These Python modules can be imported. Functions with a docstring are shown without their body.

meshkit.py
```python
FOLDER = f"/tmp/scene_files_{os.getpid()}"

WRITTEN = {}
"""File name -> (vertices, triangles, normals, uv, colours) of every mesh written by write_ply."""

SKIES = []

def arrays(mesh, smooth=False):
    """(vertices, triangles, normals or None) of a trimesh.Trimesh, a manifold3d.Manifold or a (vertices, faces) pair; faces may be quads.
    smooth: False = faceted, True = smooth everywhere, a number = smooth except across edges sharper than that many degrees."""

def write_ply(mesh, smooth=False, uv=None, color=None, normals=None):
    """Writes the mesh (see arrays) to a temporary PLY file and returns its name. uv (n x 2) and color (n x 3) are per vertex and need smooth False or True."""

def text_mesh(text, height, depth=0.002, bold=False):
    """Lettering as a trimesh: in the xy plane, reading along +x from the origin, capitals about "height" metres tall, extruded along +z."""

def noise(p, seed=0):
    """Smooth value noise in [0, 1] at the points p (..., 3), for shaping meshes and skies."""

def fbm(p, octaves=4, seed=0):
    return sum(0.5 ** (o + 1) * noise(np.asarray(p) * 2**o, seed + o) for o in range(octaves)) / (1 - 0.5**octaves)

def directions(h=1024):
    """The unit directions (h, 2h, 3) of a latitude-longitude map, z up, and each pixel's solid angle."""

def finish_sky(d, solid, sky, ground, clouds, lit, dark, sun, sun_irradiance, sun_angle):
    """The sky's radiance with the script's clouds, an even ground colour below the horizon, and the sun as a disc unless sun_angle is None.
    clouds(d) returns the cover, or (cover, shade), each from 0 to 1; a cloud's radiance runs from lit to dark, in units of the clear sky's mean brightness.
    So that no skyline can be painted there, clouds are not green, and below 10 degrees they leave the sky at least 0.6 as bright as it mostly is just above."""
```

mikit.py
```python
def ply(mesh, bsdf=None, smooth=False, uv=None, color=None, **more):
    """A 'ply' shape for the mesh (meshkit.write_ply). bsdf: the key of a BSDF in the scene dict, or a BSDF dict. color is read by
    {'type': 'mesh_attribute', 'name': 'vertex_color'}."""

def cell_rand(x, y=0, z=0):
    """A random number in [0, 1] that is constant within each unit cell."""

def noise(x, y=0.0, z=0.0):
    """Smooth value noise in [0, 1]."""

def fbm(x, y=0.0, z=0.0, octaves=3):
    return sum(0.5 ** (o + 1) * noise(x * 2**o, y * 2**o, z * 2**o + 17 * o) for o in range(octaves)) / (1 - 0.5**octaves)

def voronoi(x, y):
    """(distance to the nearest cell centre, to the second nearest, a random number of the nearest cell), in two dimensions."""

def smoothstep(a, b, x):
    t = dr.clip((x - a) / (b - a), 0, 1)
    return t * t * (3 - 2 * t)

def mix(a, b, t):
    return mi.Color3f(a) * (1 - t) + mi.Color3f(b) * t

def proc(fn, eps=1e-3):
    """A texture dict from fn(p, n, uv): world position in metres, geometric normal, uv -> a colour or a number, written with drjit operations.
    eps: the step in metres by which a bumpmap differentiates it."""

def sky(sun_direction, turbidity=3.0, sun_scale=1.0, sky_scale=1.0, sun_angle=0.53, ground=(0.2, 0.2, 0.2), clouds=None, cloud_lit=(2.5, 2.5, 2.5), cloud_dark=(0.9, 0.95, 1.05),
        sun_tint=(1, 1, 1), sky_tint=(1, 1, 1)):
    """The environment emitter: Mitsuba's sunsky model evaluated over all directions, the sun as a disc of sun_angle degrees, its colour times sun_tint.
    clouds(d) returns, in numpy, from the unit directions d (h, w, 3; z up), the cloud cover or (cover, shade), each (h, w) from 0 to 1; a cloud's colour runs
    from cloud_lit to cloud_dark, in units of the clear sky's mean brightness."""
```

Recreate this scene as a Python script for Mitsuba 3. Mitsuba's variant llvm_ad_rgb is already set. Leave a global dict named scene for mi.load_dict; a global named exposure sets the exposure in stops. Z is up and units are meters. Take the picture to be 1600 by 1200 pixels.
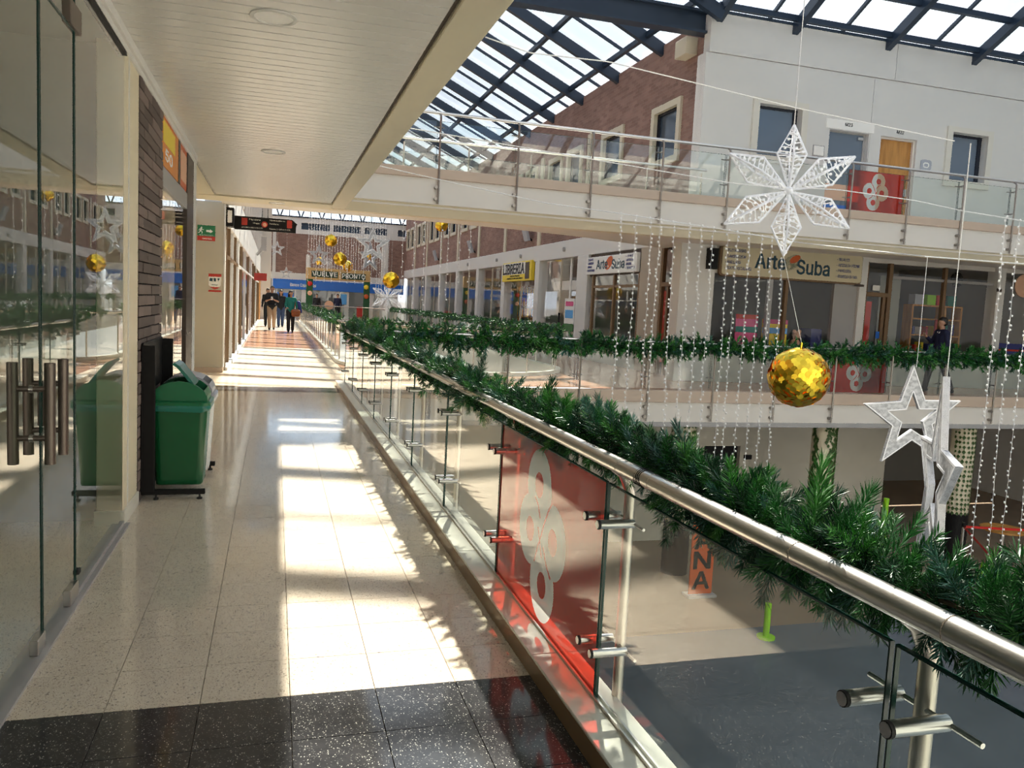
import math, random
import numpy as np
import trimesh
import manifold3d as m3
from shapely.geometry import Polygon, Point, box as sbox, LineString
from shapely.ops import unary_union
from shapely import affinity
import mitsuba as mi
import drjit as dr
import mikit, meshkit
from mikit import noise, fbm, voronoi, cell_rand, smoothstep, mix

T = mi.ScalarTransform4f
scene, labels = {}, {}

# ---------------------------------------------------------------- camera, sky, sun, exposure
EYE = 1.40
scene['camera'] = {'type': 'perspective', 'fov': 2 * math.degrees(math.atan(800 / 1250.0)), 'fov_axis': 'x', 'near_clip': 0.05, 'far_clip': 400.0,
                   'to_world': T().look_at(origin=[0, 0, EYE], target=[0.286 * 5, 0.953 * 5, EYE - 0.0955 * 5], up=[-0.021, 0.105, 0.994])}
SUN = np.array([0.34, 1.0, 1.0])


def clouds(d):
    p = d / np.maximum(d[..., 2:3], 0.12)
    c = meshkit.fbm(np.stack([p[..., 0] * 0.9, p[..., 1] * 0.9, 0 * p[..., 0] + 3.0], -1), 5, 4)
    cover = np.clip((c - 0.30) / 0.28, 0, 1)
    shade = np.clip((meshkit.fbm(np.stack([p[..., 0] * 1.7, p[..., 1] * 1.7, 0 * p[..., 0] + 9.0], -1), 4, 7) - 0.4) * 1.8, 0, 1)
    return cover, shade


scene['sky'] = mikit.sky(SUN, turbidity=4.0, sun_scale=2.5, sky_scale=1.0, sun_angle=0.9, sun_tint=(0.90, 1.0, 1.15), sky_tint=(0.92, 1.0, 1.06), clouds=clouds, cloud_lit=(2.35, 2.5, 2.7), cloud_dark=(1.75, 1.88, 2.05))
exposure = 2.5

# ---------------------------------------------------------------- materials


def rgb(c):
    return {'type': 'rgb', 'value': [float(x) for x in c]}


def srgb(r, g, b):
    f = lambda u: u / 12.92 if u <= 0.04045 else ((u + 0.055) / 1.055) ** 2.4
    return [f(r / 255), f(g / 255), f(b / 255)]


def mat(name, color, rough=0.6, spec=0.5, metal=0.0, coat=0.0, two=True):
    d = {'type': 'principled', 'base_color': color if isinstance(color, dict) else rgb(color), 'roughness': rough, 'specular': spec, 'metallic': metal}
    if coat:
        d['clearcoat'] = coat
        d['clearcoat_gloss'] = 0.95
    scene[name] = {'type': 'twosided', 'bsdf': d} if two else d
    return name


def diff(name, c):
    scene[name] = {'type': 'twosided', 'bsdf': {'type': 'diffuse', 'reflectance': rgb(c) if not isinstance(c, dict) else c}}
    return name


def terrazzo(p, n, uv):
    x, y = p.x, p.y
    r1, _, k1 = voronoi(x * 165.0, y * 165.0)
    r2, _, k2 = voronoi(x * 75.0 + 31.0, y * 75.0)
    chip = dr.select(r1 < 0.34, 1.0, 0.0)
    big = dr.select(r2 < 0.30, 1.0, 0.0)
    tone = 0.92 + 0.16 * fbm(x * 3.0, y * 3.0, 1.0)
    beige = mix(mi.Color3f(0.66, 0.585, 0.475), mi.Color3f(0.60, 0.52, 0.41), fbm(x * 25.0, y * 25.0)) * tone
    beige = mix(beige, mi.Color3f(0.30, 0.21, 0.14), chip * dr.select(k1 > 0.72, 0.8, 0.0))
    beige = mix(beige, mi.Color3f(0.74, 0.66, 0.55), chip * dr.select(k1 < 0.22, 0.8, 0.0))
    beige = mix(beige, mi.Color3f(0.16, 0.12, 0.10), big * dr.select(k2 > 0.92, 0.7, 0.0))
    black = mix(mi.Color3f(0.018, 0.019, 0.022), mi.Color3f(0.035, 0.035, 0.038), fbm(x * 40.0, y * 40.0))
    r3, _, k3 = voronoi(x * 150.0 + 7.0, y * 105.0)
    black = mix(black, mi.Color3f(0.40, 0.39, 0.36), dr.select((r3 < 0.30) & (k3 > 0.90), 0.85, 0.0))
    black = mix(black, mi.Color3f(0.13, 0.13, 0.125), chip * dr.select(k1 > 0.80, 0.7, 0.0))
    red = mix(mi.Color3f(0.34, 0.19, 0.13), mi.Color3f(0.27, 0.15, 0.10), fbm(x * 20.0, y * 20.0))
    # far tiles: only a joint line of another colour
    fx, fy = (x - 0.080) / 0.297, (y - 2.79) / 0.297
    jx = dr.abs(fx - dr.floor(fx + 0.5)) * 0.297
    jy = dr.abs(fy - dr.floor(fy + 0.5)) * 0.297
    joint = dr.select((dr.minimum(jx, jy) < 0.0022) & (y > 7.8), 0.5, 0.0)
    isblack = (y < 2.79) | ((y > 12.08) & (y < 12.72) & (x < 1.4))
    isred = ((y > 22.4) & (y < 33.2)) | ((x > 1.3) & (y > 12.7) & (y < 60.0))
    col = dr.select(isblack, black, dr.select(isred, red, beige))
    return mix(col, mi.Color3f(0.20, 0.15, 0.11), joint)


def brickwall(p, n, uv):
    h = dr.select(dr.abs(n.x) > 0.5, p.y, p.x)
    row = dr.floor(p.z / 0.078)
    u = h / 0.255 + 0.5 * (row - 2.0 * dr.floor(row / 2.0))
    fu, fz = u - dr.floor(u), p.z / 0.078 - row
    m = dr.select((fu < 0.045) | (fz < 0.15), 1.0, 0.0)
    k = cell_rand(dr.floor(u), row, 3)
    c = mix(mi.Color3f(0.295, 0.185, 0.152), mi.Color3f(0.215, 0.128, 0.104), k)
    c = c * (0.72 + 0.56 * fbm(h * 0.9, p.z * 0.9, 5.0, octaves=4))
    return mix(c, mi.Color3f(0.29, 0.21, 0.175), m * 0.7)


def paintwall(p, n, uv):
    k = fbm(p.x * 2.1 + 3.0, p.y * 2.1, p.z * 2.1, octaves=4)
    return mix(mi.Color3f(0.58, 0.555, 0.485), mi.Color3f(0.49, 0.465, 0.40), k)


def woodfn(p, n, uv):
    g = fbm(p.x * 14.0, p.y * 14.0, p.z * 1.2, octaves=4)
    return mix(mi.Color3f(0.50, 0.24, 0.060), mi.Color3f(0.37, 0.165, 0.036), smoothstep(0.3, 0.7, g))


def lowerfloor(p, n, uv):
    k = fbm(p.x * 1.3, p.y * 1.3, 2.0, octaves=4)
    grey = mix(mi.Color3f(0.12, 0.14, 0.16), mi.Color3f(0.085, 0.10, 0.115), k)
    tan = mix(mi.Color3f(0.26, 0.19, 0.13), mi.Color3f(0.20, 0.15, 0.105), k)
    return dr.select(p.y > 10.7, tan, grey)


def silverfn(p, n, uv):
    k = fbm(p.x * 30.0, p.y * 30.0, p.z * 30.0, octaves=4)
    return mix(mi.Color3f(0.30, 0.31, 0.33), mi.Color3f(0.50, 0.51, 0.53), smoothstep(0.3, 0.7, k))


mat('m_terrazzo', mikit.proc(terrazzo), rough=0.09, spec=0.55)
mat('m_brickwall', mikit.proc(brickwall), rough=0.85, spec=0.25)
mat('m_paint', mikit.proc(paintwall), rough=0.55, spec=0.4)
mat('m_wood', mikit.proc(woodfn), rough=0.4)
mat('m_lowerfloor', mikit.proc(lowerfloor), rough=0.35)
mat('m_joint', (0.20, 0.15, 0.11), 0.8)
mat('m_cream', (0.68, 0.61, 0.45), 0.5)
mat('m_pillar', (0.46, 0.415, 0.325), 0.5)
mat('m_white', (0.66, 0.645, 0.61), 0.5)
mat('m_facade', (0.59, 0.58, 0.545), 0.55)
mat('m_fascia', (0.66, 0.62, 0.56), 0.5)
mat('m_tanstone', (0.50, 0.39, 0.30), 0.45)
mat('m_marble', (0.66, 0.64, 0.56), 0.25)
mat('m_brownstone', (0.20, 0.125, 0.06), 0.30)
mat('m_ceiling', (0.63, 0.615, 0.575), 0.25, 0.5)
mat('m_ceilbase', (0.30, 0.28, 0.25), 0.6)
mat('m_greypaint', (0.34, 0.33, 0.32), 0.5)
mat('m_lamp', (0.85, 0.84, 0.80), 0.4)
scene['m_steel'] = {'type': 'twosided', 'bsdf': {'type': 'principled', 'base_color': rgb((0.66, 0.64, 0.61)), 'metallic': 1.0, 'roughness': 0.24}}
scene['m_steelpost'] = {'type': 'twosided', 'bsdf': {'type': 'principled', 'base_color': rgb((0.60, 0.55, 0.48)), 'metallic': 1.0, 'roughness': 0.35}}
scene['m_steeldark'] = {'type': 'twosided', 'bsdf': {'type': 'principled', 'base_color': rgb((0.30, 0.275, 0.25)), 'metallic': 1.0, 'roughness': 0.35}}
scene['m_bronze'] = {'type': 'twosided', 'bsdf': {'type': 'principled', 'base_color': rgb((0.20, 0.165, 0.14)), 'metallic': 0.9, 'roughness': 0.38}}
scene['m_gold'] = {'type': 'twosided', 'bsdf': {'type': 'principled', 'base_color': rgb((0.98, 0.66, 0.055)), 'metallic': 1.0, 'roughness': 0.16}}
mat('m_navysteel', (0.018, 0.032, 0.055), 0.35)
mat('m_black', (0.008, 0.008, 0.009), 0.5, 0.2)
mat('m_darkbrown', (0.045, 0.028, 0.018), 0.4)
mat('m_bronzeframe', (0.17, 0.10, 0.045), 0.4)
mat('m_rubber', (0.02, 0.02, 0.02), 0.7)
mat('m_greenedge', (0.006, 0.036, 0.028), 0.2)
mat('m_silver', mikit.proc(silverfn), 0.40, 0.5, 0.2)
mat('m_silveredge', (0.62, 0.63, 0.66), 0.3, 0.5, 0.25)
mat('m_frost', (0.82, 0.85, 0.90), 0.35)
mat('m_frostnet', (0.86, 0.88, 0.90), 0.4)
mat('m_cord', (0.78, 0.78, 0.76), 0.5)
mat('m_bulb', (0.90, 0.90, 0.88), 0.15)
mat('m_greenbin', (0.005, 0.085, 0.030), 0.28)
mat('m_greenlid', (0.008, 0.125, 0.052), 0.3)
mat('m_teal', (0.016, 0.15, 0.115), 0.25)
mat('m_greybin', (0.36, 0.38, 0.42), 0.3)
mat('m_whitebin', (0.70, 0.69, 0.66), 0.35)
mat('m_signgreen', (0.012, 0.15, 0.055), 0.5)
mat('m_signred', (0.45, 0.035, 0.022), 0.5)
mat('m_signwhite', (0.78, 0.77, 0.72), 0.5)
mat('m_signcream', (0.60, 0.53, 0.36), 0.5)
mat('m_orange', (0.66, 0.22, 0.02), 0.4)
mat('m_orange2', (0.55, 0.10, 0.02), 0.4)
mat('m_yellow', (0.80, 0.60, 0.04), 0.45)
mat('m_blue', (0.012, 0.13, 0.52), 0.4)
mat('m_skyblue', (0.10, 0.36, 0.70), 0.5)
mat('m_ink', (0.012, 0.045, 0.070), 0.5)
mat('m_inkblue', (0.03, 0.035, 0.16), 0.5)
mat('m_pink', (0.62, 0.08, 0.22), 0.5)
mat('m_lime', (0.25, 0.55, 0.01), 0.4)
mat('m_ivy', (0.035, 0.080, 0.012), 0.5)
mat('m_leafdark', (0.010, 0.055, 0.022), 0.42)
mat('m_leaf', (0.018, 0.12, 0.022), 0.38)
mat('m_leaflight', (0.045, 0.19, 0.030), 0.38)
mat('m_leafblue', (0.035, 0.12, 0.085), 0.36)
mat('m_twig', (0.06, 0.045, 0.02), 0.8)
mat('m_roomwall', (0.30, 0.31, 0.27), 0.7)
mat('m_darkroom', (0.22, 0.215, 0.20), 0.8, 0.3)
mat('m_bankroom', (0.28, 0.28, 0.27), 0.7)
mat('m_whiteframe', (0.60, 0.575, 0.50), 0.55)
mat('m_plate', (0.004, 0.028, 0.012), 0.6)
mat('m_tilewall', (0.50, 0.50, 0.44), 0.35)
mat('m_roughstone', (0.42, 0.35, 0.27), 0.8)
mat('m_windowdark', (0.035, 0.055, 0.085), 0.12, 0.6)
mat('m_blindpane', (0.125, 0.165, 0.215), 0.10, 0.6)
mat('m_windowframe', (0.010, 0.014, 0.024), 0.4)
mat('m_creamframe', (0.60, 0.55, 0.42), 0.55)
mat('m_skin', (0.42, 0.23, 0.15), 0.55)
mat('m_hair', (0.012, 0.009, 0.007), 0.5)
mat('m_hairgrey', (0.10, 0.09, 0.085), 0.6)
mat('m_blackcloth', (0.010, 0.011, 0.013), 0.8)
mat('m_khaki', (0.40, 0.27, 0.17), 0.8)
mat('m_tealcloth', (0.010, 0.165, 0.135), 0.8)
mat('m_navycloth', (0.008, 0.012, 0.045), 0.8)
mat('m_jeans', (0.045, 0.075, 0.16), 0.8)
mat('m_bag', (0.26, 0.075, 0.020), 0.5)
mat('m_bluebag', (0.03, 0.04, 0.20), 0.6)
mat('m_tanboard', (0.52, 0.34, 0.14), 0.6)
mat('m_archgreen', (0.008, 0.075, 0.022), 0.6)
mat('m_redball', (0.55, 0.02, 0.015), 0.25)
mat('m_peach', (0.70, 0.42, 0.28), 0.6)
BRICKS = [mat('m_brick_a', (0.125, 0.098, 0.086), 0.8), mat('m_brick_b', (0.155, 0.120, 0.106), 0.8), mat('m_brick_c', (0.100, 0.078, 0.070), 0.8), mat('m_brick_d', (0.175, 0.132, 0.118), 0.8)]
mat('m_mortar', (0.030, 0.026, 0.023), 0.9)
scene['m_pane'] = {'type': 'thindielectric', 'int_ior': 1.52}
scene['m_greenpane'] = {'type': 'thindielectric', 'int_ior': 1.52, 'specular_transmittance': rgb((0.80, 0.88, 0.83))}
scene['m_railpane'] = {'type': 'thindielectric', 'int_ior': 1.52, 'specular_transmittance': rgb((0.86, 0.92, 0.88))}
scene['m_redpane'] = {'type': 'thindielectric', 'int_ior': 1.52, 'specular_transmittance': rgb((0.72, 0.060, 0.035))}
scene['m_logopane'] = {'type': 'thindielectric', 'int_ior': 1.52, 'specular_transmittance': rgb((0.86, 0.90, 0.88))}
scene['m_frostfilm'] = {'type': 'mask', 'opacity': 0.24, 'nested': {'type': 'principledthin', 'base_color': rgb((0.86, 0.85, 0.80)), 'roughness': 0.6, 'diff_trans': 1.1}}
scene['m_redfilm'] = {'type': 'mask', 'opacity': 0.10, 'nested': {'type': 'principledthin', 'base_color': rgb((0.70, 0.045, 0.028)), 'roughness': 0.5, 'diff_trans': 1.0}}
scene['m_skypane'] = {'type': 'thindielectric', 'int_ior': 1.5, 'specular_transmittance': rgb((0.92, 0.96, 0.98))}

# ---------------------------------------------------------------- mesh helpers
cat = trimesh.util.concatenate


def bx(x0, x1, y0, y1, z0, z1):
    m = trimesh.creation.box(extents=[abs(x1 - x0), abs(y1 - y0), abs(z1 - z0)])
    m.apply_translation([(x0 + x1) / 2, (y0 + y1) / 2, (z0 + z1) / 2])
    return m


def cbx(x0, x1, y0, y1, z0, z1, c=0.004):
    """box with chamfered edges"""
    x0, x1, y0, y1, z0, z1 = min(x0, x1), max(x0, x1), min(y0, y1), max(y0, y1), min(z0, z1), max(z0, z1)
    P = []
    for a, (i, j) in ((0, (1, 2)), (1, (0, 2)), (2, (0, 1))):
        lo, hi = [x0, y0, z0], [x1, y1, z1]
        for k in (i, j):
            lo[k] += c
            hi[k] -= c
        for s in np.ndindex(2, 2, 2):
            P.append([lo[q] if s[q] == 0 else hi[q] for q in range(3)])
    h = trimesh.convex.convex_hull(np.array(P))
    return h


def tube(pts, r, n=8, caps=True):
    p = np.asarray(pts, float)
    t = np.gradient(p, axis=0)
    t /= np.linalg.norm(t, axis=1, keepdims=True) + 1e-12
    a = np.cross(t, [0, 0, 1.0])
    bad = np.linalg.norm(a, axis=1) < 1e-3
    a[bad] = np.cross(t[bad], [1.0, 0, 0])
    a /= np.linalg.norm(a, axis=1, keepdims=True)
    b = np.cross(t, a)
    ang = np.arange(n) * 2 * np.pi / n
    R = np.broadcast_to(np.asarray(r, float), (len(p),))
    v = p[:, None] + R[:, None, None] * (np.cos(ang)[None, :, None] * a[:, None] + np.sin(ang)[None, :, None] * b[:, None])
    i, j = np.meshgrid(np.arange(len(p) - 1), np.arange(n), indexing='ij')
    f = np.stack([i * n + j, i * n + (j + 1) % n, (i + 1) * n + (j + 1) % n, (i + 1) * n + j], -1).reshape(-1, 4)
    f = np.vstack([f[:, [0, 1, 2]], f[:, [0, 2, 3]]])
    v = v.reshape(-1, 3)
    if caps:
        c0, c1 = len(v), len(v) + 1
        v = np.vstack([v, p[0], p[-1]])
        k = np.arange(n)
        f = np.vstack([f, np.stack([k * 0 + c0, (k + 1) % n, k], 1), np.stack([k * 0 + c1, (len(p) - 1) * n + k, (len(p) - 1) * n + (k + 1) % n], 1)])
    m = trimesh.Trimesh(v, f, process=False)
    if m.volume < 0:
        m.invert()
    return m


def cyl(p0, p1, r, n=12):
    return tube([p0, p1], r, n)


def extr(poly, h, frame):
    """polygon in (u,v) extruded by h along w; frame = (origin, u, v) and w = u x v"""
    gs = getattr(poly, 'geoms', [poly])
    ms = []
    for g in gs:
        if g.area > 1e-7:
            ms.append(trimesh.creation.extrude_polygon(g, h, engine='earcut'))
    m = cat(ms)
    o, u, v = (np.asarray(q, float) for q in frame)
    w = np.cross(u, v)
    M = np.eye(4)
    M[:3, 0], M[:3, 1], M[:3, 2], M[:3, 3] = u, v, w, o
    m.apply_transform(M)
    return m


def flat(poly, frame):
    """polygon as a single sheet"""
    ms = []
    for g in getattr(poly, 'geoms', [poly]):
        v, f = trimesh.creation.triangulate_polygon(g, engine='earcut')
        ms.append(trimesh.Trimesh(np.column_stack([v, np.zeros(len(v))]), f, process=False))
    m = cat(ms)
    o, u, v = (np.asarray(q, float) for q in frame)
    M = np.eye(4)
    M[:3, 0], M[:3, 1], M[:3, 2], M[:3, 3] = u, v, np.cross(u, v), o
    m.apply_transform(M)
    return m


def quad(a, b, c, d):
    return trimesh.Trimesh(np.array([a, b, c, d], float), [[0, 1, 2], [0, 2, 3]], process=False)


def rrect(w, d, r, n=5):
    p = []
    for cx, cy, a0 in ((w / 2 - r, d / 2 - r, 0), (-w / 2 + r, d / 2 - r, 90), (-w / 2 + r, -d / 2 + r, 180), (w / 2 - r, -d / 2 + r, 270)):
        for k in range(n):
            a = math.radians(a0 + 90 * k / (n - 1))
            p.append((cx + r * math.cos(a), cy + r * math.sin(a)))
    return np.array(p)


def loft(loops, capa=True, capb=True):
    """list of (n,3) closed loops"""
    n = len(loops[0])
    v = np.vstack(loops)
    f = []
    for i in range(len(loops) - 1):
        for j in range(n):
            a, b = i * n + j, i * n + (j + 1) % n
            f += [[a, b, b + n], [a, b + n, a + n]]
    if capa:
        v = np.vstack([v, loops[0].mean(0)])
        f += [[len(v) - 1, (j + 1) % n, j] for j in range(n)]
    if capb:
        v = np.vstack([v, loops[-1].mean(0)])
        o = (len(loops) - 1) * n
        f += [[len(v) - 1, o + j, o + (j + 1) % n] for j in range(n)]
    return trimesh.Trimesh(v, f, process=False)


_count = {}


def num(name):
    k = _count.get(name, 0)
    _count[name] = k + 1
    return name if k == 0 else f'{name}_{k:03d}'


def thing(name, label, category, group=None):
    key = num(name)
    labels[key] = {'label': label, 'category': category}
    if group:
        labels[key]['group'] = group
    return key


def struct(name):
    labels[name] = {'kind': 'structure'}
    return name


def put(key, mesh, m, smooth=False, **k):
    scene[key] = mikit.ply(mesh, m, smooth, **k)
    return key


def part(parent, name, mesh, m, smooth=False, label=None, stuff=False, **k):
    key = num(parent + '__' + name)
    scene[key] = mikit.ply(mesh, m, smooth, **k)
    if label or stuff:
        labels[key] = {}
        if label:
            labels[key]['label'] = label
        if stuff:
            labels[key]['kind'] = 'stuff'
    return key


def copy_part(parent, name, src, to_world):
    key = num(parent + '__' + name)
    scene[key] = {**scene[src], 'to_world': to_world} if isinstance(src, str) else {**src, 'to_world': to_world}
    return key


def one(name, label, category, mesh, m, smooth=False, group=None):
    key = thing(name, label, category, group)
    scene[key] = mikit.ply(mesh, m, smooth)
    return key


def text(s, h, depth, o, u, v, bold=False, width=None, align='l'):
    t = meshkit.text_mesh(s, h, depth, bold)
    w = t.bounds[1][0] - t.bounds[0][0]
    t.apply_translation([-t.bounds[0][0], 0, 0])
    if width:
        t.apply_scale([width / w, 1, 1])
        w = width
    if align == 'c':
        t.apply_translation([-w / 2, 0, 0])
    o, u, v = (np.asarray(q, float) for q in (o, u, v))
    M = np.eye(4)
    M[:3, 0], M[:3, 1], M[:3, 2], M[:3, 3] = u, v, np.cross(u, v), o
    t.apply_transform(M)
    return t


UX, UY, UZ = (1, 0, 0), (0, 1, 0), (0, 0, 1)
MY = (0, -1, 0)
# ---------------------------------------------------------------- measures of the place (metres; z = 0 is the gallery floor)
XG, XC, XRAIL, YB, YW, XR, YF, XE, YN = -0.834, 0.971, 1.084, 12.98, 15.4, 8.6, 56.0, 21.0, -4.0
ZU, ZT, ZL = 3.5, 7.67, -3.5            # upper floor, wall top, lower floor


def void2(off=0.0):
    a = np.radians(np.linspace(180, 360, 29))
    near = [(3.85 + (2.45 + off) * math.cos(t), 17.9 + (2.4 + off) * math.sin(t)) for t in a]
    far = [(3.85 - (2.45 + off) * math.cos(t), 47.0 - (2.4 + off) * math.sin(t)) for t in a]
    return near + far


# ================================================================ SETTING
struct('floor')
fl = unary_union([sbox(-6, YN, 14, YF), sbox(1, YB, XE, 21)]).difference(unary_union([sbox(1.16, YN - 1, XE + 1, YB), Polygon(void2())]))
tiled = sbox(XG, 1.305, XC, 7.839)
put('floor', cat([extr(fl.difference(tiled), 0.10, ((0, 0, -0.10), UX, UY))]), 'm_terrazzo')
part('floor', 'bed', bx(XG, XC, 1.305, 7.839, -0.10, -0.010), 'm_joint')
TX = [XG, -0.514, -0.217, 0.080, 0.377, 0.674, 0.971]
for c in range(6):
    w = TX[c + 1] - TX[c] - 0.0022
    src = mikit.ply(cbx(-w / 2, w / 2, -0.14740, 0.14740, -0.0105, 0.0, 0.0008), 'm_terrazzo')
    for r in range(-5, 17):
        yc = 2.79 + 0.297 * (r + 0.5)
        k = num('floor__tile')
        scene[k] = {**src, 'to_world': T().translate([(TX[c] + TX[c + 1]) / 2, yc, 0])}

struct('floor_lower')
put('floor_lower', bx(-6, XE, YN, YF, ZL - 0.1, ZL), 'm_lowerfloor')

# corridor ceiling: planks, edge beam, end beam, cornice
struct('ceiling')
put('ceiling', cat([bx(-1.6, 1.02, YN, YB, 2.83, ZU), bx(-1.6, XG, 9.3, YB, 2.80, 2.84)]), 'm_ceilbase')
src = mikit.ply(cbx(-0.86, 0.775, -0.0605, 0.0605, 2.80, 2.825, 0.006), 'm_ceiling')
y = -2.4
while y < 12.42:
    k = num('ceiling__plank')
    scene[k] = {**src, 'to_world': T().translate([0, y, 0])}
    y += 0.125
part('ceiling', 'edge_beam', cat([cbx(0.80, 1.02, YN, YB, 2.79, 3.39, 0.006)]), 'm_cream')
part('ceiling', 'end_beam', cbx(-1.6, 0.80, 12.46, YB + 0.12, 2.78, 2.98, 0.006), 'm_cream')
part('ceiling', 'cornice', cat([cbx(XG - 0.03, XG + 0.035, YN, 9.1, 2.745, 2.80), bx(XG - 0.02, XG + 0.015, YN, 9.1, 2.71, 2.75)]), 'm_white')
part('ceiling', 'shadow_gap_strip', bx(0.775, 0.80, YN, 12.46, 2.815, 2.83), 'm_darkbrown')
part('ceiling', 'recess_soffit', bx(-1.55, XG - 0.03, 9.05, 12.46, 2.79, 2.80), 'm_cream')

# curb along the void
struct('trim_1')
put('trim_1', bx(0.975, 1.155, YN, YB, -0.02, 0.060), 'm_marble')
part('trim_1', 'skirting', cat([bx(0.966, 0.976, YN, YB, 0.0, 0.072)]), 'm_brownstone', label='brown stone face of the curb')
JY = [1.13 + 1.298 * k for k in range(-3, 10)]
for a, b in zip(JY[:-1], JY[1:]):
    part('trim_1', 'coping', cbx(0.967, 1.160, a + 0.36 + 0.0015, b + 0.36 - 0.0015, 0.060, 0.082, 0.003), 'm_marble')
part('trim_1', 'glass_channel', cat([bx(1.070, 1.076, YN, YB, 0.080, 0.094), bx(1.092, 1.098, YN, YB, 0.080, 0.094)]), 'm_steel')

# slab edge of our corridor towards the void, and the gallery across it
struct('trim_2')
put('trim_2', cat([bx(1.02, 1.16, YN, YB, -0.53, -0.02), bx(1.0, XE, YB, YB + 0.14, -0.53, -0.17)]), 'm_fascia')
part('trim_2', 'curb_band', cat([cbx(1.0, XE, YB - 0.035, YB + 0.16, -0.17, 0.045, 0.006)]), 'm_tanstone', label='tan stone band on the slab edge')
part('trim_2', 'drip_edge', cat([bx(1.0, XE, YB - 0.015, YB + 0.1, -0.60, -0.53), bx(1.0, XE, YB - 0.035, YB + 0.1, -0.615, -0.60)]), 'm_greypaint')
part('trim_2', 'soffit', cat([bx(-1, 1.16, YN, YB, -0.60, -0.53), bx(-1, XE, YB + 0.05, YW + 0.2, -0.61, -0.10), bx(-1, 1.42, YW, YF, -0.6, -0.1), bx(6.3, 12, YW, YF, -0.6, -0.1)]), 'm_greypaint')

# rim of the second void
struct('trim_3')
ring = Polygon(void2(0.10)).difference(Polygon(void2(-0.02)))
put('trim_3', extr(ring, 0.075, ((0, 0, 0.0), UX, UY)), 'm_marble')
part('trim_3', 'edge_band', extr(Polygon(void2(0.03)).difference(Polygon(void2(-0.02))), 0.6, ((0, 0, -0.6), UX, UY)), 'm_fascia')

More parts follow.
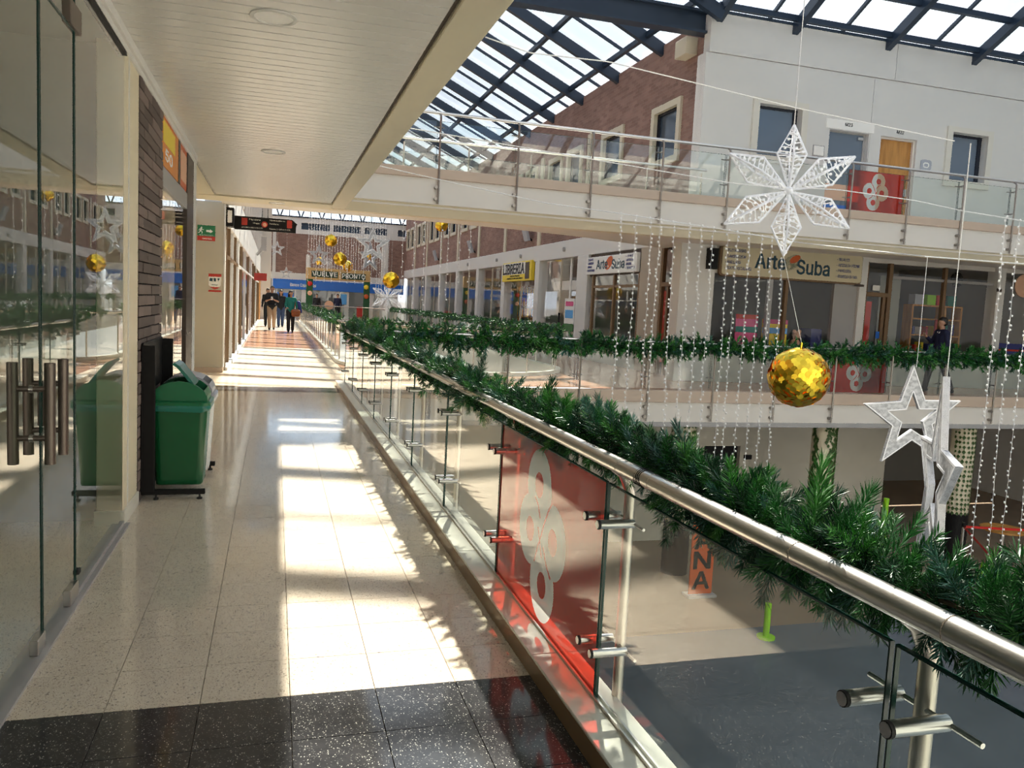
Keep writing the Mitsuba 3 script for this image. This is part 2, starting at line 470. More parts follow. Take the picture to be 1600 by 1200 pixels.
# the footbridge level above the gallery
struct('footbridge')
deck = Polygon([(-0.9, YB + 0.05), (XE, YB + 0.05), (XE, YW), (8.6, YW), (8.6, 17.0), (6.2, 15.9), (4.5, 15.4), (3.0, 15.2), (-0.9, 15.1)])
put('footbridge', cat([extr(deck, 0.57, ((0, 0, 2.93), UX, UY))]), 'm_fascia')
part('footbridge', 'fascia', cat([bx(1.02, XE, YB, YB + 0.1, 2.985, 3.39), bx(-0.85, 8.6, 15.18, 15.28, 2.95, 3.42)]), 'm_fascia')
part('footbridge', 'curb_band', cat([cbx(1.02, XE, YB - 0.035, YB + 0.18, 3.39, 3.55, 0.006), cbx(-0.85, 8.6, 15.12, 15.30, 3.40, 3.55, 0.006)]), 'm_tanstone', label='tan stone band along the deck edge')
part('footbridge', 'lip', loft([np.array([[x, YB + 0.03, 2.985], [x, YB + 0.16, 2.80], [x, YB + 0.30, 2.79], [x, YB + 0.30, 2.985]]) for x in (0.80, XE)]), 'm_cream', label='cream sloped lip under the fascia')

# white facade facing the void (upper storey)
struct('wall_front')
openings = {'w1': (9.80, 10.86, 4.92, 5.98), 'd1': (11.62, 12.66, 3.50, 5.65), 'd2': (12.99, 13.98, 3.50, 5.65), 'w2': (14.94, 15.97, 4.86, 5.94)}
for a, b, lo, hi in ((8.46, 12.68, 3.5, 6.87), (12.69, 17.6, 3.5, 6.87), (17.61, XE, 3.5, 6.87), (8.52, 13.2, 6.88, ZT), (13.21, 18.2, 6.88, ZT), (18.21, XE, 6.88, ZT)):
    g = sbox(a, lo, b, hi)
    for (p0, p1, q0, q1) in openings.values():
        g = g.difference(sbox(p0, q0, p1, q1))
    m = extr(g, 0.25, ((0, YW + (0.25 if lo < 6 else 0.23), 0), UX, UZ))      # u x v = -y: extrudes towards the viewer
    part('wall_front', 'panel', m, 'm_facade')
put('wall_front', cat([bx(8.75, XE, YW + 0.30, YW + 0.5, 3.0, ZT - 0.02)]), 'm_windowframe')
part('wall_front', 'coping', bx(8.5, XE, YW - 0.03, YW + 0.4, ZT, ZT + 0.06), 'm_navysteel')

# brick wing along the second void
struct('wall_right')
bays = [(15.45, 22.0)] + [(22.0 + 4.24 * k, 22.0 + 4.24 * (k + 1)) for k in range(8)]
wins = []
for a, b in bays:
    c, w = (a + b) / 2, (b - a)
    if a < 16:
        wins += [(16.55, 18.0), (19.65, 21.1)]
    else:
        wins += [(a + 0.55, a + 1.85), (a + 2.25, a + 3.55)]
g = sbox(15.66, 3.52, YF, ZT)
for a, b in wins:
    g = g.difference(sbox(a + 0.10, 4.95, b - 0.10, 6.16))
put('wall_right', extr(g, 0.30, ((XR, 0, 0), UY, UZ)), 'm_brickwall')
part('wall_right', 'slab_band', cat([cbx(XR - 0.03, XR + 0.3, 15.4, YF, 3.0, 3.53, 0.008)]), 'm_white')
part('wall_right', 'backing', bx(XR + 0.28, XR + 0.42, 15.7, YF, 3.0, ZT), 'm_windowframe')
for k, yy in enumerate([22.0] + [22.0 + 4.24 * q for q in range(1, 8)]):
    part('wall_right', 'pilaster', cbx(XR - 0.05, XR + 0.05, yy - 0.14, yy + 0.14, 3.53, 6.45), 'm_creamframe')
    part('wall_right', 'column', cbx(XR - 0.04, XR + 0.3, yy - (0.42 if k == 0 else 0.22), yy + (0.42 if k == 0 else 0.22), 0, 3.0, 0.008), 'm_white')
part('wall_right', 'corner_column', cbx(8.20, 9.03, YW - 0.02, YW + 0.35, 0, 3.0, 0.01), 'm_white')
part('wall_right', 'stone_pier', cbx(XR - 0.02, XR + 0.3, 17.05, 18.15, 0, 3.0, 0.012), 'm_roughstone', label='rough tan stone pier beside the corner door')
part('wall_right', 'quoin', cbx(XR - 0.14, XR + 0.04, 15.41, 15.75, 3.5, 6.87), 'm_white')
part('wall_right', 'low_wall', cat([bx(XR, XR + 0.25, 18.15, 21.6, 0, 0.62), bx(XR, XR + 0.2, 22.4, YF, 0, 0.12)]), 'm_tilewall')

# wall at the far end
struct('wall_far')
put('wall_far', bx(-0.85, XR, YF, YF + 0.3, 2.92, 5.56), 'm_brickwall')
g = sbox(-0.85, 5.56, XR, 6.62)
for a, b in ((1.6, 3.45), (3.7, 5.5), (5.75, 7.3), (8.05, 8.6)):
    g = g.difference(sbox(a, 5.86, b, 6.30))
part('wall_far', 'upper_band', extr(g, 0.3, ((0, YF + 0.3, 0), UX, UZ)), 'm_white')
part('wall_far', 'clerestory_glass', bx(1.5, XR, YF + 0.12, YF + 0.14, 5.8, 6.35), 'm_windowdark')
part('wall_far', 'lower_band', bx(-0.85, XR, YF - 0.04, YF + 0.3, 2.50, 2.94), 'm_white')
part('wall_far', 'column', cbx(-0.22, 0.0, YF - 0.1, YF + 0.2, 0, 5.56), 'm_white')
part('wall_far', 'column', cbx(6.95, 7.42, YF - 0.1, YF + 0.2, 0, 5.56), 'm_white')
part('wall_far', 'column', cbx(1.95, 2.2, YF - 0.06, YF + 0.2, 2.95, 4.2), 'm_white')
part('wall_far', 'pier', cbx(-0.85, -0.25, 49.0, 49.6, 0, 7.0), 'm_fascia')
for x in (0.05, 1.25, 1.7, 3.9, 4.55, 6.2, 7.9):
    part('wall_far', 'column', bx(x, x + (0.30 if x > 1.5 else 0.1), YF - 0.02, YF + 0.1, 0, 1.86), 'm_white')
part('wall_far', 'pane', quad((-0.2, YF + 0.05, 0), (XR, YF + 0.05, 0), (XR, YF + 0.05, 1.86), (-0.2, YF + 0.05, 1.86)), 'm_pane')
part('wall_far', 'bank_room', cat([bx(-0.85, XR, YF + 3, YF + 3.1, 0, 2.6), bx(-0.85, XR, YF, YF + 3, -0.1, 0.0), bx(-0.85, XR, YF, YF + 3, 2.5, 2.6)]), 'm_bankroom')

# walls out of view or seen edge-on: the left building, the end of the void behind the camera, the right end, the lower storey
struct('wall_left')
put('wall_left', cat([bx(-1.2, -0.85, YN, YF, ZU, ZT)]), 'm_brickwall')
part('wall_left', 'slab_band', bx(-1.2, -0.82, 15.1, YF, 2.62, 3.5), 'm_white')
part('wall_left', 'recess_wall', bx(-1.6, -1.45, 9.0, 15.1, 0, 2.8), 'm_cream')
yy = 17.0
while yy < 55:
    part('wall_left', 'pilaster', bx(-0.86, -0.78, yy, yy + 0.28, 3.5, 6.6), 'm_white')
    yy += 2.1
struct('wall_near')
put('wall_near', cat([bx(-6, XE, YN - 0.2, YN, ZL, ZT)]), 'm_white')
struct('wall_right_end')
put('wall_right_end', bx(XE, XE + 0.2, YN, 21, ZL, ZT), 'm_white')
struct('wall_lower')
g = sbox(-1, ZL, XE, -0.6).difference(unary_union([sbox(9.10, ZL, 10.0, -1.42), sbox(13.95, ZL, XE - 1, -0.95)]))
put('wall_lower', extr(g, 0.2, ((0, YW + 0.2, 0), UX, UZ)), 'm_paint')
part('wall_lower', 'side', cat([bx(-1.2, -1, YN, YF, ZL, -0.5), bx(-1, XE, 22, 22.2, ZL, -0.5)]), 'm_darkroom')
part('wall_lower', 'dark_room', cat([bx(9.0, XE, 20.6, 20.7, ZL, -0.6), bx(10.05, 10.1, YW + 0.2, 20.6, ZL, -0.6), bx(8.9, 9.0, YW + 0.2, 20.6, ZL, -0.6)]), 'm_darkroom')

# ---------------------------------------------------------------- skylight
struct('skylight')
SL = 0.47
XM = 5.0                                 # ridge of the gable roof along the voids
ZRG = ZT + SL * (XR - XM)


def zr2(x):
    return ZT + SL * (XR - x) if x > XM else ZT + (ZRG - ZT) * (x + 0.85) / (XM + 0.85)


def beam(a, b, w, h):
    """straight steel bar of width w and depth h whose top middle runs from a to b"""
    a, b = np.array(a, float), np.array(b, float)
    t = (b - a) / np.linalg.norm(b - a)
    s = np.cross(t, UZ)
    s /= np.linalg.norm(s)
    n = np.cross(s, t)
    lo = []
    for p in (a, b):
        lo.append(np.array([p + s * w / 2, p - s * w / 2, p - s * w / 2 - n * h, p + s * w / 2 - n * h]))
    m = loft(lo)
    if m.volume < 0:
        m.invert()
    return m


panes2 = []
yr = [17.74 + 2.56 * k for k in range(-8, 15)]
for i, yv in enumerate(yr):
    for s in (0, 1):
        xe = XR + 0.1 if s == 0 else -0.95
        part('skylight', 'rafter', beam((xe, yv, zr2(XR) if s == 0 else zr2(-0.85)), (XM, yv, zr2(XM)), 0.13, 0.26), 'm_navysteel')
        if i + 1 < len(yr):
            for dy in (0.32, 1.42):
                part('skylight', 'glazing_bar', beam((xe, yv + dy, zr2(XR) + 0.06), (XM, yv + dy, zr2(XM) + 0.06), 0.045, 0.07), 'm_navysteel')
            q = quad((xe, yv, zr2(XR) + 0.08), (xe, yr[i + 1], zr2(XR) + 0.08), (XM, yr[i + 1], zr2(XM) + 0.08), (XM, yv, zr2(XM) + 0.08))
            part('skylight', 'pane', q, 'm_skypane')
for s in (0, 1):
    for x in ((XR - 0.44, XR - 1.88) if s == 0 else (1.9, 4.15)):
        part('skylight', 'purlin', beam((x, YN, zr2(x) + 0.02), (x, YF, zr2(x) + 0.02), 0.10, 0.12), 'm_navysteel')
part('skylight', 'ridge', beam((XM, YN, zr2(XM) + 0.05), (XM, YF, zr2(XM) + 0.05), 0.16, 0.25), 'm_navysteel')
part('skylight', 'eave_girder', cat([bx(-0.85, XR, 15.62, 15.66, 7.30, 7.74), bx(-0.85, XR, 15.52, 15.80, 7.70, 7.75), bx(-0.85, XR, 15.52, 15.80, 7.28, 7.33)]), 'm_navysteel', label='deep navy girder over the corner')
part('skylight', 'end_glass_frame', cat([bx(-0.85, XR, YF - 0.05, YF + 0.05, 6.62, 6.70), bx(-0.85, XR, YF - 0.05, YF + 0.05, 7.5, 7.58)]), 'm_navysteel')
for k in range(7):
    x = 0.2 + 1.35 * k
    part('skylight', 'strut', cat([beam((x, YF, 6.66), (x - 0.16, YF, 7.1), 0.08, 0.08), beam((x, YF, 6.66), (x + 0.16, YF, 7.1), 0.08, 0.08)]), 'm_navysteel')
    part('skylight', 'glazing_bar', bx(x + 0.6, x + 0.64, YF - 0.02, YF + 0.02, 6.66, 7.6), 'm_navysteel')
S1, YRG = 0.52, 6.0


def zr1(yv):
    return ZT + 0.03 + S1 * (YW + 0.05 - yv) if yv > YRG else ZT + 0.03 + S1 * (YW + 0.05 - YRG) - S1 * (YRG - yv)


xs1 = [8.70] + [10.53 + 2.41 * k for k in range(0, 5)]
for i, x in enumerate(xs1):
    for (a, b) in ((YW + 0.1, YRG), (YRG, YN)):
        part('skylight', 'rafter', beam((x, a, zr1(a)), (x, b, zr1(b)), 0.14, 0.22), 'm_navysteel')
    for dx in (1.2,):
        for (a, b) in ((YW + 0.1, YRG), (YRG, YN)):
            part('skylight', 'glazing_bar', beam((x + dx, a, zr1(a) + 0.05), (x + dx, b, zr1(b) + 0.05), 0.06, 0.07), 'm_navysteel')
for a in [15.25, 14.46, 12.9, 11.3, 9.7, 8.1, 6.0, 4.0, 2.0, 0.0, -2.0]:
    part('skylight', 'purlin', beam((XR, a, zr1(a) + 0.02), (XE, a, zr1(a) + 0.02), 0.10, 0.11), 'm_navysteel')
for (a, b) in ((YW + 0.25, YRG), (YRG, YN)):
    for i in range(0, len(xs1)):
        x0 = xs1[i]
        x1 = xs1[i + 1] if i + 1 < len(xs1) else XE
        part('skylight', 'pane', quad((x0, a, zr1(a) + 0.09), (x1, a, zr1(a) + 0.09), (x1, b, zr1(b) + 0.09), (x0, b, zr1(b) + 0.09)), 'm_skypane')
for (x, w) in ((XE, 1),):
    part('skylight', 'gable', trimesh.Trimesh([(x, YN, ZT), (x, YW + 0.2, ZT), (x, YRG, zr1(YRG) + 0.1), (x, YN, zr1(YN) + 0.1)], [[0, 1, 2], [0, 2, 3]]), 'm_white')
# ================================================================ LEFT SHOPFRONTS


def vpane(x, y0, y1, z0, z1):
    return quad((x, y0, z0), (x, y1, z0), (x, y1, z1), (x, y0, z1))


def hpane(y, x0, x1, z0, z1):
    return quad((x0, y, z0), (x1, y, z0), (x1, y, z1), (x0, y, z1))


def glass_edge(x, y, z0, z1, w=0.008):
    return bx(x - w / 2, x + w / 2, y - 0.0025, y + 0.0025, z0, z1)


struct('window_1')
part('window_1', 'pane', vpane(XG, YN, 2.415, 0.03, 2.70), 'm_greenpane')
part('window_1', 'pane', vpane(XG, 3.895, 5.05, 0.03, 2.70), 'm_greenpane')
part('window_1', 'pane_edge', cat([glass_edge(XG, 3.893, 0.03, 2.70), glass_edge(XG, 2.417, 0.03, 2.70)]), 'm_greenedge')
part('window_1', 'head_channel', bx(XG - 0.03, XG + 0.012, YN, 5.08, 2.69, 2.75), 'm_black')
part('window_1', 'sill', cat([bx(XG - 0.06, XG + 0.035, YN, 5.10, -0.01, 0.012), bx(XG - 0.012, XG + 0.012, 3.90, 5.05, 0.01, 0.035), bx(XG - 0.012, XG + 0.012, YN, 2.41, 0.01, 0.035)]), 'm_greypaint')
part('window_1', 'clip', cbx(XG - 0.012, XG + 0.014, 3.90, 3.94, 0.10, 0.125), 'm_rubber')


def door_leaf(name, y0, y1, hy):
    struct(name)
    part(name, 'leaf', vpane(XG, y0 + 0.004, y1 - 0.004, 0.03, 2.46), 'm_greenpane')
    part(name, 'leaf_edge', cat([glass_edge(XG, y0 + 0.004, 0.03, 2.46), glass_edge(XG, y1 - 0.004, 0.03, 2.46), bx(XG - 0.005, XG + 0.005, y0, y1, 2.455, 2.463)]), 'm_greenedge')
    for z in (1.02, 0.84):
        part(name, 'handle_pin', cyl((XG - 0.055, hy, z), (XG + 0.055, hy, z), 0.0105), 'm_bronze', 40)
        part(name, 'handle_flange', cyl((XG - 0.007, hy, z), (XG + 0.007, hy, z), 0.015), 'm_steel', 40)
    for s in (-1, 1):
        x = XG + s * 0.060
        part(name, 'handle_bar', cyl((x, hy, 0.745), (x, hy, 1.115), 0.0185, 16), 'm_bronze', 40)


door_leaf('door_1', 2.425, 3.352, 3.235)
door_leaf('door_2', 3.358, 3.885, 3.425)
part('door_1', 'patch_fitting', cbx(XG - 0.016, XG + 0.016, 2.43, 2.60, 0.015, 0.085, 0.003), 'm_steel')
part('door_1', 'patch_fitting', cbx(XG - 0.016, XG + 0.016, 3.24, 3.345, 0.015, 0.075, 0.003), 'm_steel')
part('door_2', 'patch_fitting', cbx(XG - 0.016, XG + 0.016, 3.74, 3.885, 0.015, 0.085, 0.003), 'm_steel')
part('door_2', 'top_patch_fitting', cat([cbx(XG - 0.018, XG + 0.018, 3.76, 3.95, 2.46, 2.56, 0.004)]), 'm_bronze')
part('door_2', 'lock_stop', cbx(XG - 0.02, XG + 0.02, 3.385, 3.40, 0.86, 1.0), 'm_bronze')
struct('window_2')
part('window_2', 'pane', vpane(XG, 2.425, 3.885, 2.47, 2.70), 'm_greenpane')

struct('wall_shop')
put('wall_shop', cat([bx(-5.0, -4.9, YN, 5.4, 0, 2.83), bx(-5, XG - 0.03, 5.20, 5.35, 0, 2.83), bx(-5, XG - 0.05, YN, 5.2, 2.77, 2.83), bx(-5, XG - 0.05, YN, YN + 0.1, 0, 2.83)]), 'm_roomwall')
part('wall_shop', 'baseboard', bx(-4.9, -4.88, YN, 5.2, 0, 0.1), 'm_white')

struct('trim_4')
put('trim_4', cat([cbx(-0.98, XG + 0.002, 5.08, 5.56, 0.085, 2.79, 0.006)]), 'm_cream')
part('trim_4', 'groove_strip', bx(XG - 0.01, XG + 0.008, 5.19, 5.205, 0.085, 2.72), 'm_white')
part('trim_4', 'stone_base', cbx(-0.99, XG + 0.012, 5.07, 5.58, 0.0, 0.088, 0.003), 'm_marble')

# brick pillar, brick by brick
struct('wall_brick_pillar')
put('wall_brick_pillar', bx(-1.2, XG - 0.010, 5.565, 6.655, 0, 2.80), 'm_mortar')
rnd = random.Random(5)
bh, bw = 0.0715, 0.362
srcs = [mikit.ply(cbx(-0.010, 0.008, -bw / 2 + 0.004, bw / 2 - 0.004, -bh / 2 + 0.004, bh / 2 - 0.004, 0.003), b) for b in BRICKS]
srch = [mikit.ply(cbx(-0.010, 0.008, -bw / 4 + 0.004, bw / 4 - 0.004, -bh / 2 + 0.004, bh / 2 - 0.004, 0.003), b) for b in BRICKS]
r = 0
z = bh / 2
while z < 2.77:
    ys = [(5.567 + bw * (k + 0.5), 0) for k in range(3)] if r % 2 == 0 else [(5.567 + bw / 4, 1)] + [(5.567 + bw * (k + 1), 0) for k in range(2)] + [(5.567 + 2.75 * bw, 1)]
    for yc, half in ys:
        s = rnd.choice(srch if half else srcs)
        k = num('wall_brick_pillar__brick')
        scene[k] = {**s, 'to_world': T().translate([XG + rnd.uniform(-0.004, 0.002), yc, z]).rotate([1, 0, 0], rnd.uniform(-0.6, 0.6))}
    z += bh
    r += 1

# second shopfront
struct('window_3')
part('window_3', 'pane', vpane(XG - 0.01, 6.66, 7.60, 0.05, 2.20), 'm_pane')
part('window_3', 'pane', vpane(XG - 0.01, 7.61, 8.40, 0.05, 2.20), 'm_pane')
part('window_3', 'post', cbx(XG - 0.10, XG + 0.01, 8.39, 8.98, 0.0, 2.80, 0.004), 'm_darkbrown')
part('window_3', 'head_rail', cbx(XG - 0.08, XG + 0.008, 6.66, 8.39, 2.18, 2.33, 0.004), 'm_greypaint')
part('window_3', 'white_jamb', cbx(XG - 0.15, XG + 0.012, 9.0, 9.26, 0.0, 2.80, 0.004), 'm_white')
part('window_3', 'sill', bx(XG - 0.06, XG + 0.015, 6.66, 8.39, 0, 0.05), 'm_greypaint')
part('window_3', 'stud', cat([cyl((XG + 0.005, yq, 0.98), (XG + 0.016, yq, 0.98), 0.012) for yq in (8.5, 8.72)]), 'm_steel')
struct('wall_shop_2')
put('wall_shop_2', cat([bx(-4, -3.9, 6.65, 9.2, 0, 2.83), bx(-4, XG - 0.1, 6.60, 6.66, 0, 2.83), bx(-4, -1.45, 9.2, 9.3, 0, 2.83), bx(-4, XG - 0.1, 6.6, 9.3, 2.6, 2.65)]), 'm_darkroom')
for (a, b, col, lab) in ((6.66, 7.70, 'm_orange', 'orange lightbox sign with yellow block over the shop window, next to the brick pillar'), (7.86, 8.72, 'm_orange2', 'red orange lightbox sign with pale print, farther one over the shop window')):
    k = thing('lightbox_sign', lab, 'sign')
    part(k, 'box', cbx(XG - 0.12, XG, a, b, 2.345, 2.79, 0.004), col)
    part(k, 'end_frame', bx(XG - 0.11, XG + 0.004, b, b + 0.13, 2.34, 2.79), 'm_darkbrown')
    if col == 'm_orange':
        part(k, 'print', cat([bx(XG, XG + 0.002, a + 0.05, b - 0.25, 2.52, 2.68)]), 'm_yellow')
        part(k, 'figure_print', text('50', 0.085, 0.002, (XG, a + 0.18, 2.40), UY, UZ, True, width=0.45), 'm_signwhite')
        part(k, 'red_print', bx(XG, XG + 0.002, a + 0.0, b - 0.15, 2.70, 2.785), 'm_orange2')
    else:
        part(k, 'print', cat([bx(XG, XG + 0.002, a + 0.03, b - 0.35, 2.40, 2.66), bx(XG, XG + 0.002, a + 0.5, b - 0.2, 2.52, 2.58)]), 'm_peach')

# pillar at the end of the corridor with its two signs
struct('wall_pillar')
PY = 14.90
put('wall_pillar', cat([cbx(-1.46, -0.865, PY, PY + 0.25, 0.0, 2.95, 0.006)]), 'm_pillar')
part('wall_pillar', 'stone_base', cbx(-1.47, -0.855, PY - 0.012, PY + 0.26, 0, 0.085, 0.003), 'm_tanstone')
part('wall_pillar', 'corner_strip', bx(-0.868, -0.845, PY - 0.004, PY + 0.26, 0.085, 2.93), 'm_white')
sg = one('exit_sign', 'green exit sign with running figure and arrow over a red strip on the beige pillar', 'sign', cat([bx(-1.30, -1.01, PY - 0.008, PY, 2.355, 2.535)]), 'm_signgreen')
part(sg, 'red_strip', bx(-1.30, -1.01, PY - 0.009, PY, 2.275, 2.35), 'm_signred')
fo = (-1.155, PY - 0.008, 2.44)


def seg(a, b, w):
    return LineString([a, b]).buffer(w / 2)


run = unary_union([Point(-0.078, 0.055).buffer(0.014), seg((-0.083, 0.035), (-0.095, 0.0), 0.022), seg((-0.083, 0.032), (-0.055, 0.012), 0.009), seg((-0.055, 0.012), (-0.043, 0.022), 0.009), seg((-0.086, 0.032), (-0.115, 0.022), 0.009), seg((-0.115, 0.022), (-0.120, 0.0), 0.009),
                   seg((-0.094, 0.0), (-0.066, -0.018), 0.012), seg((-0.066, -0.018), (-0.070, -0.05), 0.011), seg((-0.097, 0.0), (-0.108, -0.028), 0.012), seg((-0.108, -0.028), (-0.130, -0.034), 0.010)])
arrow = Polygon([(0.0, 0.016), (0.06, 0.016), (0.06, 0.036), (0.11, 0.0), (0.06, -0.036), (0.06, -0.016), (0.0, -0.016)])
part(sg, 'figure', extr(run, 0.002, (fo, UX, UZ)), 'm_signwhite')
part(sg, 'arrow', extr(arrow, 0.002, (fo, UX, UZ)), 'm_signwhite')
part(sg, 'lettering', text('SALIDA DE EMERGENCIA', 0.014, 0.002, (-1.155, PY - 0.008, 2.362), UX, UZ, align='c', width=0.24), 'm_signwhite')
part(sg, 'lettering', text('Centro Suba', 0.026, 0.002, (-1.14, PY - 0.009, 2.297), UX, UZ, True, align='c', width=0.15), 'm_signwhite')
ev = thing('evacuation_sign', 'small white evacuation shield with red header and red chevron low on the beige pillar', 'sign')
part(ev, 'plate', extr(Polygon([(-1.105, 1.70), (-1.105, 1.52), (-1.07, 1.485), (-0.94, 1.485), (-0.905, 1.52), (-0.905, 1.70)]), 0.006, ((0, PY, 0), UX, UZ)), 'm_signwhite')
part(ev, 'header', cat([bx(-1.108, -0.902, PY - 0.009, PY, 1.665, 1.715), extr(Polygon([(-1.09, 1.49), (-0.92, 1.49), (-1.005, 1.445)]), 0.009, ((0, PY, 0), UX, UZ)), bx(-1.108, -0.902, PY - 0.008, PY, 1.405, 1.435)]), 'm_signred')
for pm in (bx(-1.09, -1.04, PY - 0.010, PY, 1.585, 1.64), bx(-1.025, -0.985, PY - 0.010, PY, 1.585, 1.64), extr(Polygon([(-0.965, 1.64), (-0.925, 1.64), (-0.95, 1.585)]), 0.010, ((0, PY, 0), UX, UZ)), bx(-1.06, -0.96, PY - 0.010, PY, 1.52, 1.53)):
    part(ev, 'pictogram', pm, 'm_ink')
bkt = one('wall_bracket_lamp', 'black framed box lamp fixed to the side of the beige pillar beside the directory sign', 'lamp', cat([bx(-0.845, -0.72, 15.0, 15.03, 2.58, 2.86), bx(-0.845, -0.835, 15.0, 15.35, 2.56, 2.88), bx(-0.73, -0.72, 15.0, 15.35, 2.56, 2.88), bx(-0.845, -0.72, 15.0, 15.35, 2.86, 2.88), bx(-0.845, -0.72, 15.0, 15.35, 2.56, 2.58)]), 'm_black')
part(bkt, 'diffuser', bx(-0.82, -0.745, 14.99, 15.0, 2.62, 2.83), 'm_lamp')
dsg = one('directory_sign', 'long black hanging directory sign with red emblems at the end of the corridor', 'sign', extr(Polygon([(-0.72, 2.54), (0.34, 2.54), (0.34, 2.65), (0.36, 2.70), (0.27, 2.775), (-0.72, 2.775)]), 0.06, ((0, 15.36, 0), UX, UZ)), 'm_black')
part(dsg, 'emblem', cat([cbx(-0.60, -0.50, 15.285, 15.30, 2.62, 2.75), cbx(0.18, 0.27, 15.285, 15.30, 2.62, 2.76), cyl((-0.205, 15.285, 2.655), (-0.205, 15.30, 2.655), 0.055, 20)]), 'm_signred')
part(dsg, 'emblem_print', cat([cyl((-0.205, 15.28, 2.65), (-0.205, 15.29, 2.65), 0.034, 16)]), 'm_peach')
[part(dsg, 'lettering', text(s, h, 0.004, (x, 15.298, zq), UX, UZ, width=w), 'm_signwhite') for s, h, x, zq, w in (
    ('Plazoleta', 0.026, -0.47, 2.715, 0.19), ('Hogar', 0.026, -0.40, 2.655, 0.12), ('Locales 2-113 al 2-152', 0.024, -0.60, 2.575, 0.36), ('Parqueaderos', 0.026, -0.12, 2.725, 0.27), ('Escaleras', 0.026, -0.12, 2.665, 0.16), ('Locales 2-100 al 2-112', 0.024, -0.12, 2.575, 0.36))]
part(dsg, 'hanger', cat([cyl((x, 15.33, 2.76), (x, 15.33, 2.94), 0.006, 6) for x in (-0.25, -0.15)]), 'm_black')

# far left shopfronts: jambs, panes and doors
fy = [15.3, 16.4, 17.6, 18.9, 20.0, 22.4, 25.0, 28.2, 31.0, 34.0, 36.8, 39.6, 42.2, 45.0]
struct('window_4')
for k, yq in enumerate(fy):
    part('window_4', 'jamb', bx(XG - 0.1, XG - 0.005, yq, yq + (0.5 if k in (4, 8) else 0.10), 0, 2.62), 'm_white' if k in (2, 4, 6, 8, 11) else 'm_bronzeframe')
    if k + 1 < len(fy):
        part('window_4', 'pane', vpane(XG - 0.04, yq + 0.15, fy[k + 1], 0.05, 2.60), 'm_pane')
        part('window_4', 'transom', bx(XG - 0.07, XG, yq, fy[k + 1], 2.02, 2.08), 'm_bronzeframe' if k < 4 else 'm_white')
part('window_4', 'sill', bx(XG - 0.1, XG + 0.03, 15.3, 45.2, 0, 0.06), 'm_white')
struct('door_3')
put('door_3', cbx(XG - 0.08, XG + 0.03, 45.3, 48.9, 0, 2.3), 'm_wood')
struct('wall_shop_3')
put('wall_shop_3', cat([bx(-4, -3.9, 15.2, 49, 0, 2.7), bx(-4, XG - 0.1, 15.15, 15.25, 0, 2.7), bx(-4, XG - 0.1, 15.2, 49, 2.63, 2.7)] + [bx(-4, XG - 0.12, q, q + 0.1, 0, 2.7) for q in (20.1, 25, 31, 37, 45)]), 'm_roomwall')
cl = one('hanging_shop_sign', 'small red and orange sign sticking out over a far left shop door', 'sign', cbx(XG + 0.02, XG + 0.5, 33.9, 34.0, 1.95, 2.25), 'm_signred')
fs = one('wall_floodlight', 'grey floodlight on a tilted arm high on the sunlit left wall', 'lamp', cat([cyl((-0.80, 37.0, 3.1), (-0.45, 37.0, 3.6), 0.06), cbx(-0.62, -0.40, 36.9, 37.15, 3.3, 3.9)]), 'm_greypaint')

# ================================================================ BINS ON THEIR RACK
RX0 = XG + 0.008
rk = thing('bin_rack', 'black metal bin rack with backboard against the dark brick pillar', 'rack')
for yq in (5.66, 6.60):
    part(rk, 'upright', cbx(RX0, RX0 + 0.085, yq, yq + 0.035, 0.055, 1.03, 0.003), 'm_black')
    part(rk, 'foot_bar', cbx(RX0, -0.428, yq + 0.02, yq + 0.055, 0.035, 0.068, 0.003), 'm_black')
    for xq in (-0.735, -0.462):
        part(rk, 'foot', cat([cyl((xq, yq + 0.037, 0.012), (xq, yq + 0.037, 0.035), 0.006), cyl((xq, yq + 0.037, 0.0), (xq, yq + 0.037, 0.012), 0.017)]), 'm_rubber', 40)
part(rk, 'backboard', cbx(RX0, RX0 + 0.012, 5.69, 6.60, 0.70, 1.045, 0.002), 'm_black')
part(rk, 'cross_bar', cat([cbx(RX0 + 0.02, RX0 + 0.05, 5.69, 6.60, 0.52, 0.56), cbx(RX0 + 0.02, RX0 + 0.05, 5.69, 6.60, 0.06, 0.10), cbx(RX0 + 0.05, -0.46, 6.12, 6.15, 0.055, 0.075)]), 'm_black')


